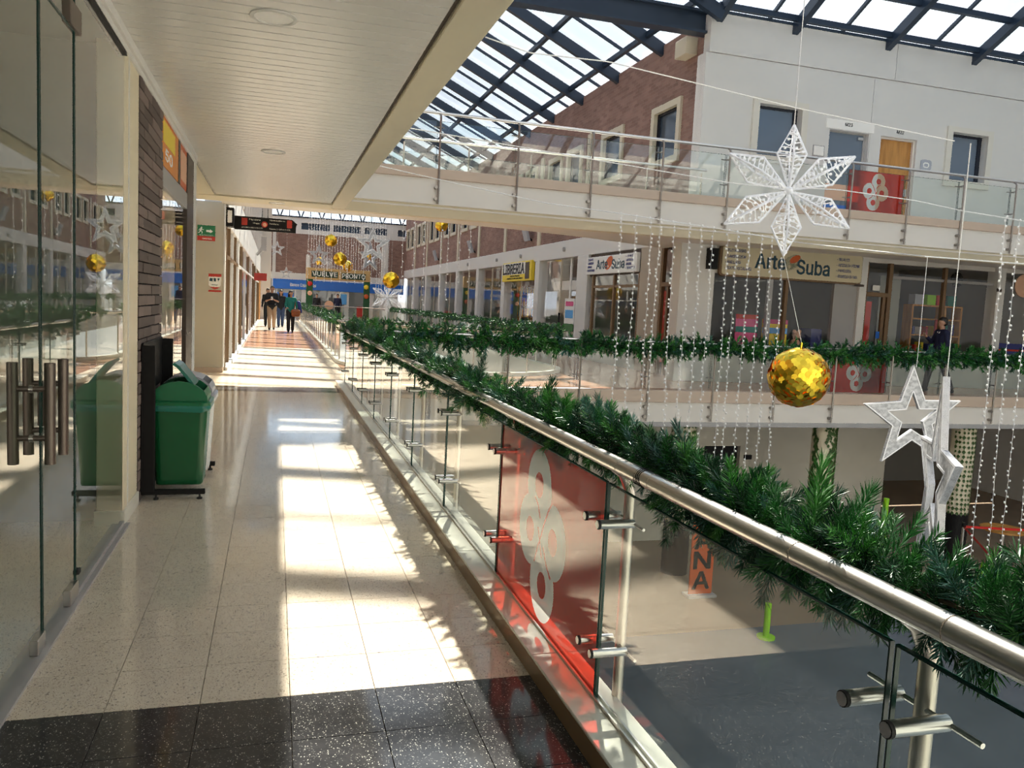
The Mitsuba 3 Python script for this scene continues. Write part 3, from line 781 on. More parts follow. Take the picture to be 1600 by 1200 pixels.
def bin_at(y0, body, lid, flapm, label, bag):
    k = thing('waste_bin', label, 'bin')
    cx, cy = -0.603, y0 + 0.19
    L = []
    for z, w, d, r in ((0.078, 0.285, 0.27, 0.03), (0.085, 0.298, 0.285, 0.04), (0.12, 0.303, 0.29, 0.045), (0.57, 0.352, 0.345, 0.05), (0.615, 0.360, 0.352, 0.05)):
        p = rrect(w, d, r, 6)
        L.append(np.column_stack([p[:, 0] + cx, p[:, 1] + cy, np.full(len(p), z)]))
    part(k, 'body', loft(L), body, 50)
    L = []
    for z, s in ((0.612, 0.0), (0.598, 0.014), (0.612, 0.020), (0.628, 0.018), (0.640, 0.010)):
        p = rrect(0.362 + 2 * s, 0.355 + 2 * s, 0.055, 6)
        wob = (0.004 * np.sin(np.arange(len(p)) * 2.3) - 0.024 * (1 - (p[:, 0] / 0.2) ** 2)) if z < 0.605 and s > 0.0 else 0
        L.append(np.column_stack([p[:, 0] + cx, p[:, 1] + cy, np.full(len(p), z) + wob]))
    part(k, 'bag_skirt', loft(L, False, False), bag, 50)
    # lid: rim then a vault along y with an open mouth on the right
    L = []
    for z, s in ((0.622, 0.016), (0.648, 0.020), (0.655, 0.012), (0.660, 0.004)):
        p = rrect(0.362 + 2 * s, 0.355 + 2 * s, 0.055, 6)
        L.append(np.column_stack([p[:, 0] + cx, p[:, 1] + cy, np.full(len(p), z)]))
    part(k, 'lid_rim', loft(L), lid, 50)
    prof = [(-0.178, 0.0), (-0.176, 0.035), (-0.155, 0.075), (-0.11, 0.110), (-0.055, 0.131), (0.0, 0.138), (0.055, 0.131), (0.11, 0.110), (0.155, 0.075), (0.176, 0.035), (0.178, 0.0)]
    for yq in (cy - 0.172, cy + 0.160):
        part(k, 'lid_cheek', extr(Polygon(prof), 0.012, ((cx, yq + 0.012, 0.655), UX, UZ)), lid)
    pp = np.array(prof)
    inn = pp * [0.965, 0.93]

    def shell(sel):
        ms = []
        for i in sel:
            q = np.array([pp[i], pp[i + 1], inn[i + 1], inn[i]])
            a = np.column_stack([q[:, 0] + cx, np.full(4, cy - 0.162), q[:, 1] + 0.655])
            b = a + [0, 0.324, 0]
            m = loft([a, b])
            if m.volume < 0:
                m.invert()
            ms.append(m)
        return cat(ms)
    part(k, 'lid_vault', shell([0, 1, 2, 3, 8, 9]), lid, 30)
    part(k, 'lid_mouth', cbx(cx - 0.16, cx + 0.165, cy - 0.16, cy + 0.16, 0.655, 0.662, 0.001), 'm_black')
    if flapm is None:
        part(k, 'swing_flap', shell([4, 5, 6]), lid, 30)
        return k
    # swing flap, pushed open: leans up and to the left
    f0 = np.array([cx + 0.035, 0.0, 0.785])
    ms = []
    for (x0, z0, x1, z1) in ((0.045, -0.030, 0.0, 0.03), (0.0, 0.03, -0.055, 0.098), (-0.055, 0.098, -0.085, 0.118)):
        a = np.array([[f0[0] + x0, cy - 0.150, f0[2] + z0], [f0[0] + x1, cy - 0.150, f0[2] + z1], [f0[0] + x1 + 0.016, cy - 0.150, f0[2] + z1 + 0.012], [f0[0] + x0 + 0.016, cy - 0.150, f0[2] + z0 + 0.012]])
        m = loft([a, a + [0, 0.30, 0]])
        if m.volume < 0:
            m.invert()
        ms.append(m)
    part(k, 'swing_flap', cat(ms), flapm)
    return k


bin_at(5.735, 'm_greenbin', 'm_greenlid', 'm_teal', 'green plastic waste bin with open swing flap and teal bag, nearest on the rack', 'm_teal')
bin_at(6.175, 'm_whitebin', 'm_greybin', None, 'white waste bin with grey domed lid behind the green bin on the rack', 'm_whitebin')

# ceiling downlights
for k, (x, yq, zq, lab) in enumerate(((-0.035, 4.40, 2.80, 'round white flush downlight in the plank ceiling, the nearest one'), (-0.045, 8.39, 2.80, 'round white flush downlight in the plank ceiling, the second one'), (0.0, 12.78, 2.78, 'round downlight in the cream end beam of the corridor ceiling'), (1.87, 13.72, 2.93, 'pale round downlight under the footbridge near the corridor'))):
    t = thing('downlight', lab, 'lamp')
    a = np.linspace(0, 2 * np.pi, 33)[:-1]
    c, s = np.cos(a), np.sin(a)
    part(t, 'trim_ring', loft([np.column_stack([x + q * c, yq + q * s, np.full(32, zz)]) for q, zz in ((0.118, zq), (0.116, zq - 0.006), (0.098, zq - 0.008), (0.094, zq - 0.001))], False, False), 'm_white', 30)
    part(t, 'diffuser', cyl((x, yq, zq - 0.003), (x, yq, zq + 0.0), 0.096, 32), 'm_lamp', 40)
cam = one('security_camera', 'small black dome camera under the footbridge', 'camera', cat([cbx(4.68, 4.80, 13.68, 13.80, 2.85, 2.93, 0.02)]), 'm_black')
# ================================================================ GLASS RAILINGS
POSTZ = (0.265, 0.705)


def logo_poly(s):
    """the four-loop knot printed on the red panels, about 2 s tall, centred on 0"""
    ring = lambda x, y, ro, ri: Point(x, y).buffer(ro, 24).difference(Point(x, y).buffer(ri, 24))
    R, r = 0.43, 0.155
    c = [(-0.40, 0.03), (0.42, -0.03), (0.16, 0.57), (-0.10, -0.57)]
    loops = [ring(x, y, R, r) for x, y in c]
    # S bends which join the loops through the middle
    a = LineString([(-0.14, 0.55), (-0.10, 0.30), (0.02, 0.05), (0.16, -0.25), (0.18, -0.55)]).buffer(0.15)
    b = LineString([(0.30, 0.30), (0.06, 0.05), (-0.16, -0.22), (-0.38, -0.50)]).buffer(0.13)
    u = unary_union(loops + [a, b])
    for x, y in c:
        u = u.difference(Point(x, y).buffer(r, 24))
    cuts = [LineString([(-0.33, 0.47), (-0.22, 0.36), (-0.08, 0.16), (0.0, 0.0), (0.10, -0.16), (0.20, -0.36)]), LineString([(0.07, 0.20), (0.16, 0.33), (0.28, 0.40)]), LineString([(-0.10, -0.12), (-0.22, -0.28), (-0.38, -0.39)]), LineString([(0.12, 0.06), (0.02, -0.10), (-0.04, -0.24)])]
    u = u.difference(unary_union([q.buffer(0.018) for q in cuts]))
    return affinity.scale(u, s, s, origin=(0, 0))


def glass_panel(rail, o, u, v, w, h, red=False, edge=0.010, flip=False):
    """single-sheet pane of w x h in the frame (o, u, v), its polished edge strip, and on the red ones the film with its clear print"""
    o, u, v = (np.array(q, float) for q in (o, u, v))
    k = num(rail + '__glass_panel')
    if not red:
        scene[k] = mikit.ply(quad(o, o + u * w, o + u * w + v * h, o + v * h), 'm_railpane')
    else:
        lg = affinity.translate(logo_poly(min(w, h) * 0.47), w / 2, h / 2)
        if w < h * 1.6:
            lg = lg.intersection(sbox(0, 0, w, h))
        scene[k] = mikit.ply(flat(sbox(0, 0, w, h).difference(lg), (o, u, v)), 'm_redpane')
        labels[k] = {'label': 'red film glass panel with the clear four loop emblem'}
        n_ = np.cross(u, v)
        part(k, 'emblem', flat(lg, (o, u, v)), 'm_logopane', label='pale four loop emblem')
        part(k, 'emblem_film', flat(lg, (o - n_ * 0.0015, u, v)), 'm_frostfilm')
        part(k, 'red_film', flat(sbox(0, 0, w, h).difference(lg), (o - n_ * 0.0015, u, v)), 'm_redfilm')
    n = np.cross(u, v) * 0.005
    t = 0.004
    strips = []
    for a, b, d in ((o, o + v * h, u), (o + u * w, o + u * w + v * h, -u), (o + v * h, o + v * h + u * w, -v)):
        d = d * t
        lo = np.array([a - n, a + n, a + n + d, a - n + d])
        m = loft([lo, lo + (b - a)])
        if m.volume < 0:
            m.invert()
        strips.append(m)
    part(k, 'polished_edge', cat(strips), 'm_greenedge')
    return k


# near railing, along our corridor
nr = thing('glass_railing', 'steel and glass railing along the near void with one red emblem panel', 'railing')
rp = [(XRAIL, yq, 0.905) for yq in np.linspace(-2.5, YB - 0.12, 40)]
a = np.radians(np.linspace(0, 90, 7))[1:]
rp += [(XRAIL + 0.12 * (1 - math.cos(t)), YB - 0.12 + 0.12 * math.sin(t), 0.905) for t in a]
part(nr, 'handrail', tube(rp, 0.0265, 20), 'm_steel', True)
for yq in (0.62, 1.01, 1.42, 2.10, 2.33, 3.3, 4.6, 5.9):
    part(nr, 'weld_ring', cyl((XRAIL, yq - 0.0012, 0.905), (XRAIL, yq + 0.0012, 0.905), 0.0273, 20), 'm_steelpost', True)
part(nr, 'cable_wrap', cat([trimesh.creation.torus(0.0275, 0.0011, 24, 6, transform=trimesh.transformations.rotation_matrix(math.pi / 2 + 0.12 * q, [1, 0.15 * q, 0]) @ np.eye(4)).apply_translation([XRAIL, 2.165 + 0.016 * q, 0.905]) for q in (-1, 0, 1, 2)]), 'm_black', True)
st_src = {}


def standoff(rail, p, sgn, axis):
    """round glass clamp: axis unit vector points from the walkway to the post"""
    p, axis = np.array(p, float), np.array(axis, float)
    k = part(rail, 'standoff', cat([cyl(p - axis * 0.048, p + axis * 0.075, 0.0155, 14)]), 'm_steel', 40)
    part(k, 'cap', cyl(p - axis * 0.056, p - axis * 0.048, 0.0158, 14), 'm_rubber', 40)
    part(k, 'cap_face', cyl(p - axis * 0.0575, p - axis * 0.056, 0.0135, 14), 'm_steel', 40)


for i, yq in enumerate(JY):
    if i < 2:
        continue
    y0 = yq
    if i + 1 < len(JY):
        glass_panel(nr, (XRAIL, y0 + 0.006, 0.084), (0, 1, 0), (0, 0, 1), JY[i + 1] - y0 - 0.012, 0.75, red=(i == 4))
    px = 1.165
    pk = part(nr, 'post', tube([(px, yq, -0.45), (px, yq, 0.80), (px - 0.03, yq, 0.862), (XRAIL + 0.02, yq, 0.885)], 0.019, 12), 'm_steelpost', 40)
    for zz in (-0.18, -0.38):
        part(pk, 'anchor_bolt', cyl((1.10, yq, zz), (1.20, yq, zz), 0.012, 8), 'm_steel', 40)
    for zz in POSTZ:
        for s in (-1, 1):
            standoff(nr, (XRAIL, yq + 0.056 * s, zz), s, (1, 0, 0))
        part(pk, 'tie_rod', cyl((px - 0.008, yq - 0.135, zz), (px - 0.008, yq + 0.135, zz), 0.0055, 8), 'm_steel', 40)


def rail_x(name_label, xs, y, zb, ztop, red_bays=(), ypost=-0.07, second=None, group=None):
    """railing along x: posts outside the slab face, glass behind them"""
    r = thing('glass_railing', name_label, 'railing', group)
    part(r, 'handrail', tube([(x, y, ztop) for x in np.linspace(xs[0] - 1.35, xs[-1] + 2, 12)], 0.0265, 12), 'm_steel', True)
    for i, x in enumerate(xs):
        pk = part(r, 'post', tube([(x, y + ypost, zb - 0.53), (x, y + ypost, ztop - 0.08), (x, y + ypost * 0.6, ztop - 0.03), (x, y, ztop - 0.02)], 0.018, 8), 'm_steeldark', 40)
        for zz in (zb - 0.27, zb - 0.45):
            part(pk, 'anchor_bolt', cyl((x - 0.04, y + ypost - 0.03, zz), (x - 0.04, y + 0.02, zz), 0.026, 10), 'm_steeldark', 40)
        for zz in POSTZ:
            part(pk, 'clamp', cat([cyl((x - 0.09, y + 0.07, zb + zz), (x + 0.09, y + 0.07, zb + zz), 0.009, 6), cyl((x, y + ypost, zb + zz), (x, y + 0.07, zb + zz), 0.009, 6)]), 'm_steeldark', 40)
        if i + 1 < len(xs):
            glass_panel(r, (x + 0.012, y + 0.07, zb + 0.05), (1, 0, 0), (0, 0, 1), xs[i + 1] - x - 0.024, 0.75, red=i in red_bays)
        if i == 0:
            glass_panel(r, (x - 1.30, y + 0.07, zb + 0.05), (1, 0, 0), (0, 0, 1), 1.28, 0.75)
    return r


PX = [2.48 + 1.312 * k for k in range(14)]
rail_x('long glass railing of the gallery across the void, hung with dark pine garland', PX, YB + 0.02, 0.02, 0.905, (6,))
rail_x('upper glass railing along the footbridge edge facing the void', PX, YB + 0.02, 3.52, 4.43, (6,))
# far side of the footbridge: slender railing
fr = thing('glass_railing', 'second railing on the far side of the footbridge, in front of the brick wing', 'railing')
part(fr, 'handrail', tube([(x, 15.2, 4.43) for x in np.linspace(-0.5, 8.55, 9)], 0.0265, 10), 'm_steel', True)
for x in np.arange(1.0, 8.6, 1.24):
    pk = part(fr, 'post', cyl((x, 15.2, 3.55), (x, 15.2, 4.36), 0.016, 8), 'm_steelpost', 40)
    part(pk, 'clamp', cat([cyl((x - 0.08, 15.16, zz), (x + 0.08, 15.16, zz), 0.008, 6) for zz in (3.8, 4.15)]), 'm_steel', 40)
    if x + 1.3 < 8.7:
        glass_panel(fr, (x + 0.01, 15.15, 3.56), (1, 0, 0), (0, 0, 1), 1.22, 0.62)
# railing round the second void
v2 = thing('glass_railing', 'curved glass railing round the second void with a pine garland on its rail', 'railing')
loop = void2(0.02)
ring = loop[:29] + [(6.32, yq) for yq in np.linspace(19, 46, 20)] + loop[29:] + [(1.38, yq) for yq in np.linspace(46, 19, 20)] + [loop[0]]
part(v2, 'handrail', tube([(x, yq, 0.905) for x, yq in ring], 0.0265, 8), 'm_steelpost', True)
ls = LineString(ring)
nseg = int(ls.length / 1.25)
pts = [ls.interpolate(k / nseg, normalized=True) for k in range(nseg + 1)]
for k in range(nseg):
    a, b = np.array([pts[k].x, pts[k].y, 0.08]), np.array([pts[k + 1].x, pts[k + 1].y, 0.08])
    L = np.linalg.norm(b - a)
    u = (b - a) / L
    kk = num(v2 + '__glass_panel')
    scene[kk] = mikit.ply(quad(a + u * 0.01, b - u * 0.01, b - u * 0.01 + [0, 0, 0.74], a + u * 0.01 + [0, 0, 0.74]), 'm_railpane')
    part(v2, 'post', cyl(a + [0, 0, -0.3], a + [0, 0, 0.82], 0.016, 6), 'm_steelpost', 40)

# ================================================================ PINE GARLANDS
rg = np.random.default_rng(11)


def sprig(nn, L, seed, wide=0.0022, nl=0.050, tri=False):
    """a pine tip growing along +z: a wire twig and needles"""
    g = np.random.default_rng(seed)
    V, F = [], []
    for i in range(nn):
        t = (i + g.random()) / nn
        az = i * 2.399 + g.normal() * 0.3
        up = 0.55 + 0.55 * t + g.normal() * 0.12
        l = nl * (1.0 - 0.35 * t) * g.uniform(0.8, 1.15)
        d = np.array([math.cos(az) * math.cos(up), math.sin(az) * math.cos(up), math.sin(up)])
        s = np.cross(d, g.normal(size=3))
        s /= np.linalg.norm(s)
        p = np.array([0, 0, L * t])
        m = p + d * l * 0.5
        e = p + d * l
        b = len(V)
        if tri:
            V += [p - s * wide, p + s * wide, e]
            F += [[b, b + 1, b + 2]]
        else:
            V += [p, m - s * wide, m + s * wide, e]
            F += [[b, b + 1, b + 2], [b + 1, b + 3, b + 2]]
    if not tri:
        tw = tube([(0, 0, 0), (0, 0, L * 0.95)], [0.0022, 0.001], 4, False)
        b = len(V)
        return trimesh.Trimesh(np.vstack([np.array(V), tw.vertices]), np.vstack([np.array(F), tw.faces + b]), process=False)
    return trimesh.Trimesh(np.array(V), np.array(F), process=False)


LEAF = ['m_leaf', 'm_leafdark', 'm_leaflight', 'm_leafblue']


def aim(d, roll, p, s):
    d = np.asarray(d, float)
    d = d / np.linalg.norm(d)
    a = np.cross(d, [0.3, 0.2, 0.93])
    a /= np.linalg.norm(a)
    b = np.cross(d, a)
    c, q = math.cos(roll), math.sin(roll)
    M = np.eye(4)
    M[:3, 0] = (a * c + b * q) * s
    M[:3, 1] = (b * c - a * q) * s
    M[:3, 2] = d * s
    M[:3, 3] = p
    return M


g1 = thing('pine_garland', 'thick green pine garland tied along the near steel handrail', 'garland')
fine = [sprig(190, 0.125, s, 0.0013, 0.047) for s in range(4)]
coarse = [sprig(90, 0.13, 10 + s, 0.0022, 0.050) for s in range(3)]
plys = [mikit.ply(m, LEAF[i], False) for i, m in enumerate(fine)]


def path_near(t):
    """garland axis: beyond the rail near the camera, wound round it farther off"""
    w = 0.6 * min(max((t - 2.6) / 2.0, 0), 1)
    ph = t * 5.2
    x = XRAIL + 0.075 * (1 - w) + w * 0.045 * math.cos(ph) + 0.020
    z = 0.912 + 0.018 * math.sin(t * 3.1) * (1 - w) + w * 0.045 * math.sin(ph)
    return np.array([x, t, z])


entries, mass = [], {k: [] for k in LEAF}
tt = 0.55
n_near = 0
while tt < 12.9:
    p = path_near(tt)
    k = rg.integers(0, 100)
    up = rg.random()
    ang = rg.uniform(-0.9, 1.0) * math.pi / 2 if up < 0.62 else rg.uniform(math.pi, 1.75 * math.pi)
    # ang: 0 = outwards (+x), 90 = up, 180 = towards the corridor
    if up < 0.62:
        ang = rg.normal(math.pi / 2 - 0.35, 0.62)
    lean = rg.choice([-1, 1]) * rg.uniform(0.2, 0.75)
    d = np.array([math.cos(ang), lean, math.sin(ang)])
    clump = 0.75 + 0.5 * math.sin(tt * 7.3) * math.sin(tt * 2.9 + 1)
    s = rg.uniform(0.9, 1.35) * max(clump, 0.6)
    p = p + rg.normal(size=3) * [0.012, 0.0, 0.014]
    M = aim(d, rg.uniform(0, 6.28), p, s)
    if tt > 2.6 and d[0] < -0.45:
        pass
    li = rg.choice([0, 1, 2, 3], p=[0.4, 0.3, 0.18, 0.12])
    if tt < 5.6 and n_near < 285:
        copy_part(g1, 'sprig', plys[li], T(M))
        n_near += 1
    else:
        m = coarse[rg.integers(0, 3)].copy()
        m.apply_transform(M)
        mass[LEAF[li]].append(m)
    # fill between the clear sprigs
    for q in range(4 if tt < 5.6 else 3):
        ang2 = rg.uniform(-2.4, 2.6) if q else rg.uniform(-2.1, -0.7)
        m = coarse[rg.integers(0, 3)].copy()
        m.apply_transform(aim([math.cos(ang2), rg.normal() * 0.7, math.sin(ang2)], rg.uniform(0, 6), path_near(tt + rg.uniform(-0.01, 0.01)) + rg.normal(size=3) * 0.012, rg.uniform(0.6, 1.05)))
        mass[LEAF[rg.choice([0, 1, 2, 3], p=[0.4, 0.3, 0.18, 0.12])]].append(m)
    tt += 0.0165 if tt < 5.6 else 0.022
for k, v in mass.items():
    if v:
        part(g1, 'foliage', cat(v), k, stuff=True)
part(g1, 'wire', tube([path_near(t) for t in np.linspace(0.5, 12.9, 220)], 0.005, 5), 'm_twig')


def garland(label, pts, per_m, seed, pal, r=0.10, drop=0.0, size=1.0):
    k = thing('pine_garland', label, 'garland')
    g = np.random.default_rng(seed)
    ln = LineString([(p[0], p[1], p[2]) for p in pts])
    n = int(ln.length * per_m)
    base = [sprig(26, 0.13, 30 + s, 0.0075, 0.055, True) for s in range(3)]
    ms = {c: [] for c, _ in pal}
    for i in range(n):
        q = ln.interpolate((i + g.random()) / n, normalized=True)
        ang = g.uniform(0, 2 * math.pi)
        p = np.array([q.x, q.y, q.z - drop * (0.6 + 0.4 * math.sin(q.x * 2.1 + q.y))]) + g.normal(size=3) * 0.02
        m = base[g.integers(0, 3)].copy()
        m.apply_transform(aim([math.cos(ang), g.normal() * 0.8, math.sin(ang)] if abs(pts[-1][1] - pts[0][1]) > abs(pts[-1][0] - pts[0][0]) else [g.normal() * 0.8, math.cos(ang), math.sin(ang)], g.uniform(0, 6), p, size * g.uniform(0.7, 1.1)))
        c = pal[g.choice(len(pal), p=[w for _, w in pal])][0]
        ms[c].append(m)
    for c, v in ms.items():
        if v:
            part(k, 'foliage', cat(v), c, stuff=True)
    return k


garland('dark pine garland draped along the railing of the gallery across the void', [(x, YB - 0.02, 0.855) for x in np.linspace(1.15, 20.5, 30)], 105, 3, [('m_leaf', 0.4), ('m_leafdark', 0.3), ('m_leaflight', 0.18), ('m_leafblue', 0.12)], drop=0.05, size=1.95)
garland('bright pine garland on the near curve of the second void railing', [(x, yq, 0.93) for x, yq in (loop[3:29] + [(6.32, q) for q in (19, 22, 26, 30, 36, 42, 46)])], 85, 4, [('m_leaf', 0.4), ('m_leafdark', 0.3), ('m_leaflight', 0.18), ('m_leafblue', 0.12)], size=1.15)
garland('sunlit pine garland on the second void railing beside the corridor', [(1.38, yq, 0.93) for yq in np.linspace(18.5, 46, 14)], 70, 6, [('m_leaf', 0.4), ('m_leafdark', 0.3), ('m_leaflight', 0.18), ('m_leafblue', 0.12)], size=1.15)
# ================================================================ SHOPS ACROSS THE VOID


def sign_lines(k, lines, x, z0, dz, h, y, u=UX, width=None, m='m_inkblue', bullet=True):
    for i, s in enumerate(lines):
        o = (x, y, z0 - dz * i) if u == UX else (y, x, z0 - dz * i)
        part(k, 'small_print', text(('- ' if bullet else '') + s, h, 0.004, o, u, UZ, True, width=width[i] if width else None), m)


# corner stationery shop, front
struct('window_5')
SY = YW + 0.05
part('window_5', 'pane', hpane(SY + 0.05, 9.08, 10.88, 0.66, 2.36), 'm_pane')
part('window_5', 'pane', hpane(SY + 0.05, 10.92, 12.16, 0.66, 2.36), 'm_pane')
part('window_5', 'mullion', cbx(10.86, 10.94, SY, SY + 0.1, 0.66, 2.36), 'm_bronzeframe')
part('window_5', 'mullion', cbx(10.50, 10.62, SY + 0.12, SY + 0.2, 0.66, 2.36), 'm_greypaint')
part('window_5', 'side_panel', cbx(12.14, 12.76, SY, SY + 0.1, 0.66, 2.4), 'm_greypaint')
part('window_5', 'low_wall', cbx(9.0, 12.8, SY - 0.05, SY + 0.15, 0, 0.66), 'm_tilewall')
part('window_5', 'head', bx(9.0, 12.8, SY + 0.02, SY + 0.2, 2.36, 3.0), 'm_fascia')
k = thing('shop_sign', 'wide cream signboard with dark green Arte Suba lettering and a paint palette, facing the void', 'sign')
pp = rrect(3.58, 0.60, 0.06, 5)
part(k, 'board', extr(Polygon(pp), 0.10, ((10.95, SY - 0.02, 2.635), UX, UZ)), 'm_signcream')
part(k, 'board_edge', extr(Polygon(rrect(3.66, 0.68, 0.09, 5)), 0.07, ((10.95, SY - 0.01, 2.635), UX, UZ)), 'm_bronzeframe')
part(k, 'lettering', text('Arte', 0.30, 0.006, (9.96, SY - 0.12, 2.52), UX, UZ, True, width=0.78), 'm_ink')
part(k, 'lettering', text('Suba', 0.30, 0.006, (11.02, SY - 0.12, 2.45), UX, UZ, True, width=0.86), 'm_ink')
pal = affinity.rotate(affinity.scale(Point(0, 0).buffer(0.2, 24), 1.3, 0.75), 28).difference(Point(-0.05, -0.09).buffer(0.035))
part(k, 'palette', extr(pal, 0.005, ((10.88, SY - 0.115, 2.68), UX, UZ)), 'm_leafdark')
part(k, 'palette_paint', extr(affinity.rotate(affinity.scale(Point(0, 0).buffer(0.12, 20), 1.2, 0.6), 28), 0.008, ((10.96, SY - 0.115, 2.76), UX, UZ)), 'm_orange2')
sign_lines(k, ['FOTOCOPIAS', 'LAMINACION', 'ANILLADO', 'TEXTOS ESCOLARES'], 9.22, 2.82, 0.125, 0.062, SY - 0.12, width=[0.50, 0.50, 0.38, 0.66])
sign_lines(k, ['REGALOS', 'ARTICULOS OFICINA', 'PAPELERIA', 'SERVICIO DE FAX'], 12.05, 2.80, 0.125, 0.062, SY - 0.12, width=[0.34, 0.62, 0.40, 0.58])
# the same shop, side window on the brick wing
struct('window_6')
part('window_6', 'pane', vpane(XR + 0.02, 18.2, 19.7, 0.62, 2.38), 'm_pane')
part('window_6', 'pane', vpane(XR + 0.02, 19.75, 21.2, 0.62, 2.38), 'm_pane')
for yq in (18.17, 19.72, 21.2):
    part('window_6', 'mullion', cbx(XR - 0.02, XR + 0.06, yq - 0.045, yq + 0.045, 0.62, 2.40), 'm_bronzeframe')
part('window_6', 'transom', bx(XR - 0.01, XR + 0.05, 18.2, 21.2, 2.05, 2.12), 'm_bronzeframe')
part('window_6', 'head', bx(XR + 0.05, XR + 0.15, 18.1, 21.6, 2.38, 3.0), 'm_darkbrown')
k = thing('shop_sign', 'smaller white Arte Suba signboard on the brick wing over the corner side window', 'sign')
part(k, 'board', cbx(XR - 0.10, XR, 18.2, 21.55, 2.42, 2.90, 0.01), 'm_signwhite')
mk = lambda s, h, yl, z, w: text(s, h, 0.006, (XR - 0.10, yl, z), MY, UZ, True, width=w)
part(k, 'lettering', mk('Arte', 0.24, 20.78, 2.56, 0.78), 'm_ink')
part(k, 'lettering', mk('Suba', 0.24, 19.72, 2.54, 0.80), 'm_ink')
part(k, 'palette', extr(pal, 0.005, ((XR - 0.10, 19.92, 2.70), MY, UZ)), 'm_orange2')
part(k, 'small_print', cat([mk('- ' + s, 0.06, yl, 2.80 - 0.10 * i, w) for yl, L in ((21.45, ('REGALOS', 'LAMINACION', 'ANILLADO', 'TEXTOS ESCOLARES')), (18.85, ('FAX', 'ARTICULOS', 'PAPELERIA', 'SERVICIO'))) for i, (s, w) in enumerate(zip(L, (0.42, 0.45, 0.34, 0.56)))]), 'm_inkblue')
# corner door
struct('door_4')
put('door_4', cat([bx(XR + 0.10, XR + 0.14, 15.75, 17.05, 0, 2.95)]), 'm_darkbrown')
part('door_4', 'frame', cat([cbx(XR, XR + 0.1, 16.98, 17.06, 0, 2.95), cbx(XR, XR + 0.1, 15.74, 15.84, 0, 2.95), cbx(XR, XR + 0.1, 15.75, 17.05, 2.05, 2.15), cbx(XR + 0.02, XR + 0.09, 16.68, 16.76, 0, 2.05)]), 'm_bronzeframe')
part('door_4', 'pane', vpane(XR + 0.05, 15.84, 16.98, 0.1, 2.9), 'm_pane')
part('door_4', 'red_banner', bx(XR + 0.06, XR + 0.07, 16.78, 16.95, 0.3, 1.95), 'm_signred')
part('door_4', 'poster', bx(XR + 0.035, XR + 0.042, 16.45, 16.62, 0.75, 1.15), 'm_signwhite')
part('door_4', 'poster', bx(XR + 0.035, XR + 0.042, 16.25, 16.40, 0.80, 1.90), 'm_skyblue')
part('door_4', 'sticker', bx(XR + 0.035, XR + 0.042, 16.0, 16.2, 2.25, 2.45), 'm_signwhite')
k = one('wall_speaker', 'slim black speaker box on the corner column beside the signboard', 'speaker', cbx(8.79, 9.02, YW - 0.14, YW - 0.02, 2.42, 2.86, 0.006), 'm_black')
# shop right of it
struct('wall_shop_4')
put('wall_shop_4', cat([bx(8.9, XE, 18.8, 18.9, 0, 3.0), bx(12.78, 12.9, YW + 0.3, 18.8, 0, 3.0), bx(16.9, 17.0, YW + 0.3, 18.8, 0, 3.0), bx(8.62, XE, YW + 0.2, 18.9, 2.98, 3.05), bx(8.9, 9.0, 17.3, 18.8, 0, 3)]), 'm_darkroom')
struct('trim_5')
part('trim_5', 'column', cbx(12.76, 12.96, YW - 0.02, YW + 0.3, 0, 3.0, 0.008), 'm_white')
part('trim_5', 'column', cbx(16.74, 16.98, YW - 0.02, YW + 0.3, 0, 3.0, 0.008), 'm_white')
part('trim_5', 'head', bx(12.9, XE, YW + 0.1, YW + 0.3, 2.84, 3.0), 'm_fascia')
part('trim_5', 'number_plate', bx(12.62, 12.86, YW - 0.04, YW - 0.02, 2.26, 2.31), 'm_darkbrown')
part('trim_5', 'number_plate', bx(16.72, 16.86, YW - 0.04, YW - 0.02, 2.36, 2.44), 'm_darkbrown')
struct('door_5')
part('door_5', 'frame', cat([cbx(12.97, 13.04, SY, SY + 0.1, 0, 2.84), cbx(13.62, 13.72, SY, SY + 0.1, 0, 2.84), cbx(13.0, 13.66, SY, SY + 0.1, 2.06, 2.16), cbx(13.50, 13.58, SY + 0.01, SY + 0.08, 0, 2.06)]), 'm_bronzeframe')
part('door_5', 'pane', hpane(SY + 0.05, 13.0, 13.66, 0.05, 2.82), 'm_pane')
part('door_5', 'paper_notice', bx(13.20, 13.40, SY + 0.02, SY + 0.03, 2.20, 2.32), 'm_signwhite')
part('door_5', 'sticker', bx(13.40, 13.50, SY + 0.02, SY + 0.03, 1.10, 1.26), 'm_blue')
k = one('banner', 'red vertical banner with dark letters hanging inside the brown framed shop door', 'banner', cbx(13.06, 13.30, SY + 0.12, SY + 0.14, 0.55, 1.95), 'm_signred')
struct('window_7')
for a, b in ((13.74, 15.22), (15.28, 16.72)):
    part('window_7', 'pane', hpane(SY + 0.05, a, b, 0.62, 2.82), 'm_pane')
part('window_7', 'mullion', cbx(15.21, 15.29, SY, SY + 0.1, 0.62, 2.84), 'm_bronzeframe')
part('window_7', 'transom', bx(13.74, 16.72, SY + 0.02, SY + 0.08, 2.50, 2.56), 'm_greypaint')
part('window_7', 'low_wall', cbx(13.7, 16.76, SY - 0.05, SY + 0.15, 0, 0.62), 'm_tilewall')
part('window_7', 'reveal', bx(13.9, 14.5, SY + 0.6, SY + 0.65, 0.6, 2.6), 'm_roomwall')
struct('window_8')
part('window_8', 'pane', hpane(SY + 0.05, 17.0, XE, 0.62, 2.82), 'm_pane')
part('window_8', 'low_wall', cbx(16.98, XE, SY - 0.05, SY + 0.15, 0, 0.62), 'm_tilewall')
k = one('poster', 'pale round emblem poster on the dark shop glass at the right edge', 'poster', cat([extr(Point(17.65, 2.55).buffer(0.28, 24), 0.02, ((0, SY + 0.03, 0), UX, UZ))]), 'm_peach')
